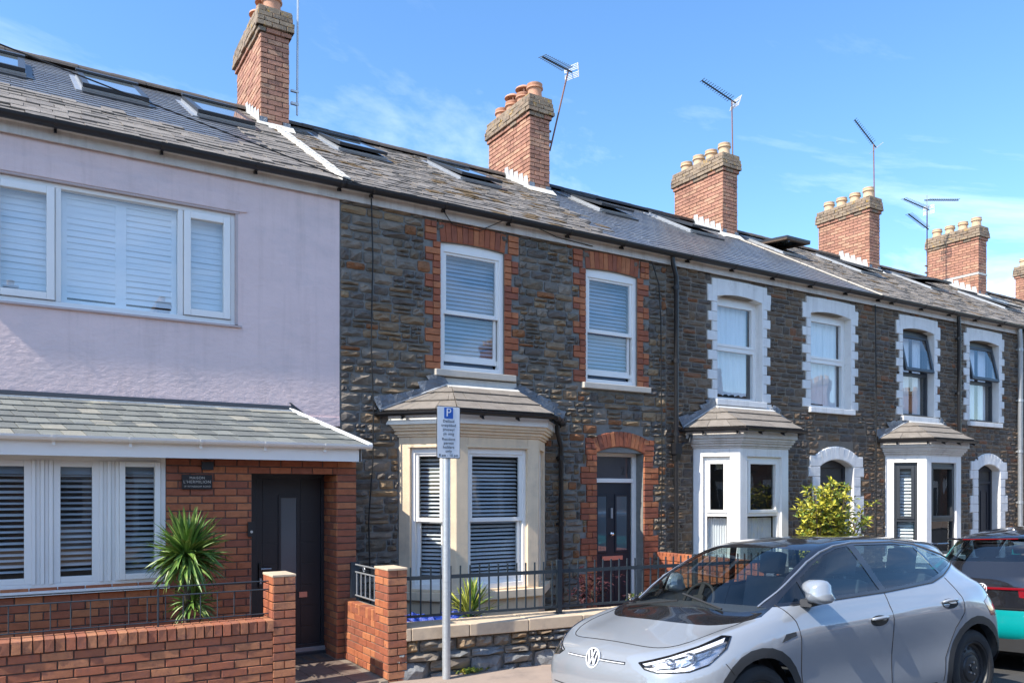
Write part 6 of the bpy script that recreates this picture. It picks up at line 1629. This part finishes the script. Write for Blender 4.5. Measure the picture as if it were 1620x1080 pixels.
    mb.prism([(1.05, .85), (1.55, .85), (1.52, .99), (1.30, 1.045), (1.00, 1.03)], -.72, .72, 'car_interior'); mb.box((3.45, -.65, .42), (3.9, .65, 1.10), 'car_interior'); mb.build('dashboard', body)
    def seat(s, t, w=.25, name='seat'):
        mb = mbb(); M = Matrix.Translation((s, t, .50))
        mb.box((-.28, -w, .0), (.26, w, .16), 'car_seat', M); Mb = M @ Matrix.Translation((.25, 0, .14)) @ Matrix.Rotation(R(16), 4, 'Y')
        mb.box((-.07, -w*.95, .0), (.07, w*.95, .56), 'car_seat', Mb); mb.box((-.05, -.12, .60), (.05, .12, .80), 'car_seat', Mb); mb.box((-.015, -.06, .54), (.015, .06, .62), 'chrome', Mb); mb.build(name, body, bevel=.03)
    for t in (-.37, .37): seat(2.05, t)
    seat(2.95, -.36, .3); seat(2.95, .36, .3)
    mb = mbb(); Ms = Matrix.Translation((1.50, .37, 1.02)) @ Matrix.Rotation(-R(62), 4, 'Y')     # right-hand drive: t>0 is the driver's side here
    k = 28; mb.tube([Ms @ Vector((.175*math.cos(2*math.pi*i/k), .175*math.sin(2*math.pi*i/k), 0)) for i in range(k+1)], .014, 'car_gap', 8)
    mb.box((-.17, -.025, -.008), (.17, .025, .008), 'car_gap', Ms); mb.box((-.055, -.06, -.02), (.055, .06, .02), 'car_gap', Ms); mb.build('steering_wheel', body, smooth=False)
    # wheels and wells
    hole_pts = 16; protos = {}
    for (cx) in (FW, RW):
        for h in (1, -1):
            mb = mbb(); Mw = Matrix.Translation((cx, .86*h-.10*h, WZ)) @ Matrix.Rotation(R(-90)*h, 4, 'X')
            # local z points outward
            mb.lathe([(.235, -.10), (.30, -.11), (.335, -.09), (.345, -.05), (.345, .05), (.335, .085), (.305, .103), (.27, .105), (.243, .098), (.238, .09)], 'tyre', 48, Mw)
            w_ = mb.build('wheel', car, smooth='auto')
            mb = mbb(); mb.lathe([(.238, .09), (.232, .096), (.222, .090), (.215, .055), (.195, .045), (.19, .048), (.14, .062), (.132, .058), (.12, .060), (.112, .072), (.10, .076), (.05, .074), (0, .074)], 'wheel_steel', 48, Mw); mb.build('rim', w_, smooth='auto')
            mb = mbb()
            for i in range(16):
                a = 2*math.pi*i/16; mb.lathe([(.0, .0), (.0165, .0), (.0165, .003), (0, .003)], 'car_gap', 10, Mw @ Matrix.Translation((.167*math.cos(a), .167*math.sin(a), .0535)))
            mb.build('rim_hole', w_)
            mb = mbb()
            for i in range(5):
                a = 2*math.pi*i/5; mb.lathe([(.010, .072), (.010, .086), (0, .088)], 'chrome', 6, Mw @ Matrix.Translation((.052*math.cos(a), .052*math.sin(a), 0)))
            mb.lathe([(.028, .07), (.028, .084), (0, .086)], 'car_trim', 16, Mw); mb.build('wheel_bolt', w_)
            mb = mbb(); prof = [(.0, -.45), (.44, -.45), (.44, .02)]
            mb.lathe(prof, 'car_gap', 32, Mw @ Matrix.Translation((0, 0, .0))); mb.build('wheel_well', body)
    mb = mbb(); mb.box((.4, -.80, .17), (4.0, .80, .24), 'car_gap'); mb.build('underside', body)
    bm.free()
    return car
YC = -5.17+.905
YC = -4.30
TG = Matrix.Translation((3.625, YC, zroad(YC)-.0)) @ Matrix.Rotation(math.atan(-.061), 4, 'X')
grey = make_car('light grey electric hatchback with black roof, parked nose left', (3.6, YC, ZR), 'car_grey', TG)
# second car of the same kind: copy the tree, turn it round, give it its own paint
def kids(o): return [c for c in bpy.data.objects if c.parent == o]
def copy_tree(o, parent=None, swap=None):
    c = o.copy(); C.objects.link(c)
    if parent is not None: c.parent = parent; c.matrix_parent_inverse = o.matrix_parent_inverse.copy()
    if swap and o.type == 'MESH':
        for i, s in enumerate(o.material_slots):
            if s.material and s.material.name in swap: c.material_slots[i].link = 'OBJECT'; c.material_slots[i].material = MAT[swap[s.material.name]]
    for k in kids(o): copy_tree(k, c, swap)
    return c
tq = copy_tree(grey, None, {'car_grey': 'car_turquoise'})
TT = Matrix.Translation((9.0+4.26, YC, zroad(YC))) @ Matrix.Rotation(math.atan(-.061), 4, 'X') @ Matrix.Rotation(math.pi, 4, 'Z')
tq.matrix_basis = TT
tag(tq, 'turquoise hatchback with black roof and tailgate, tail visible behind the grey car', 'car')
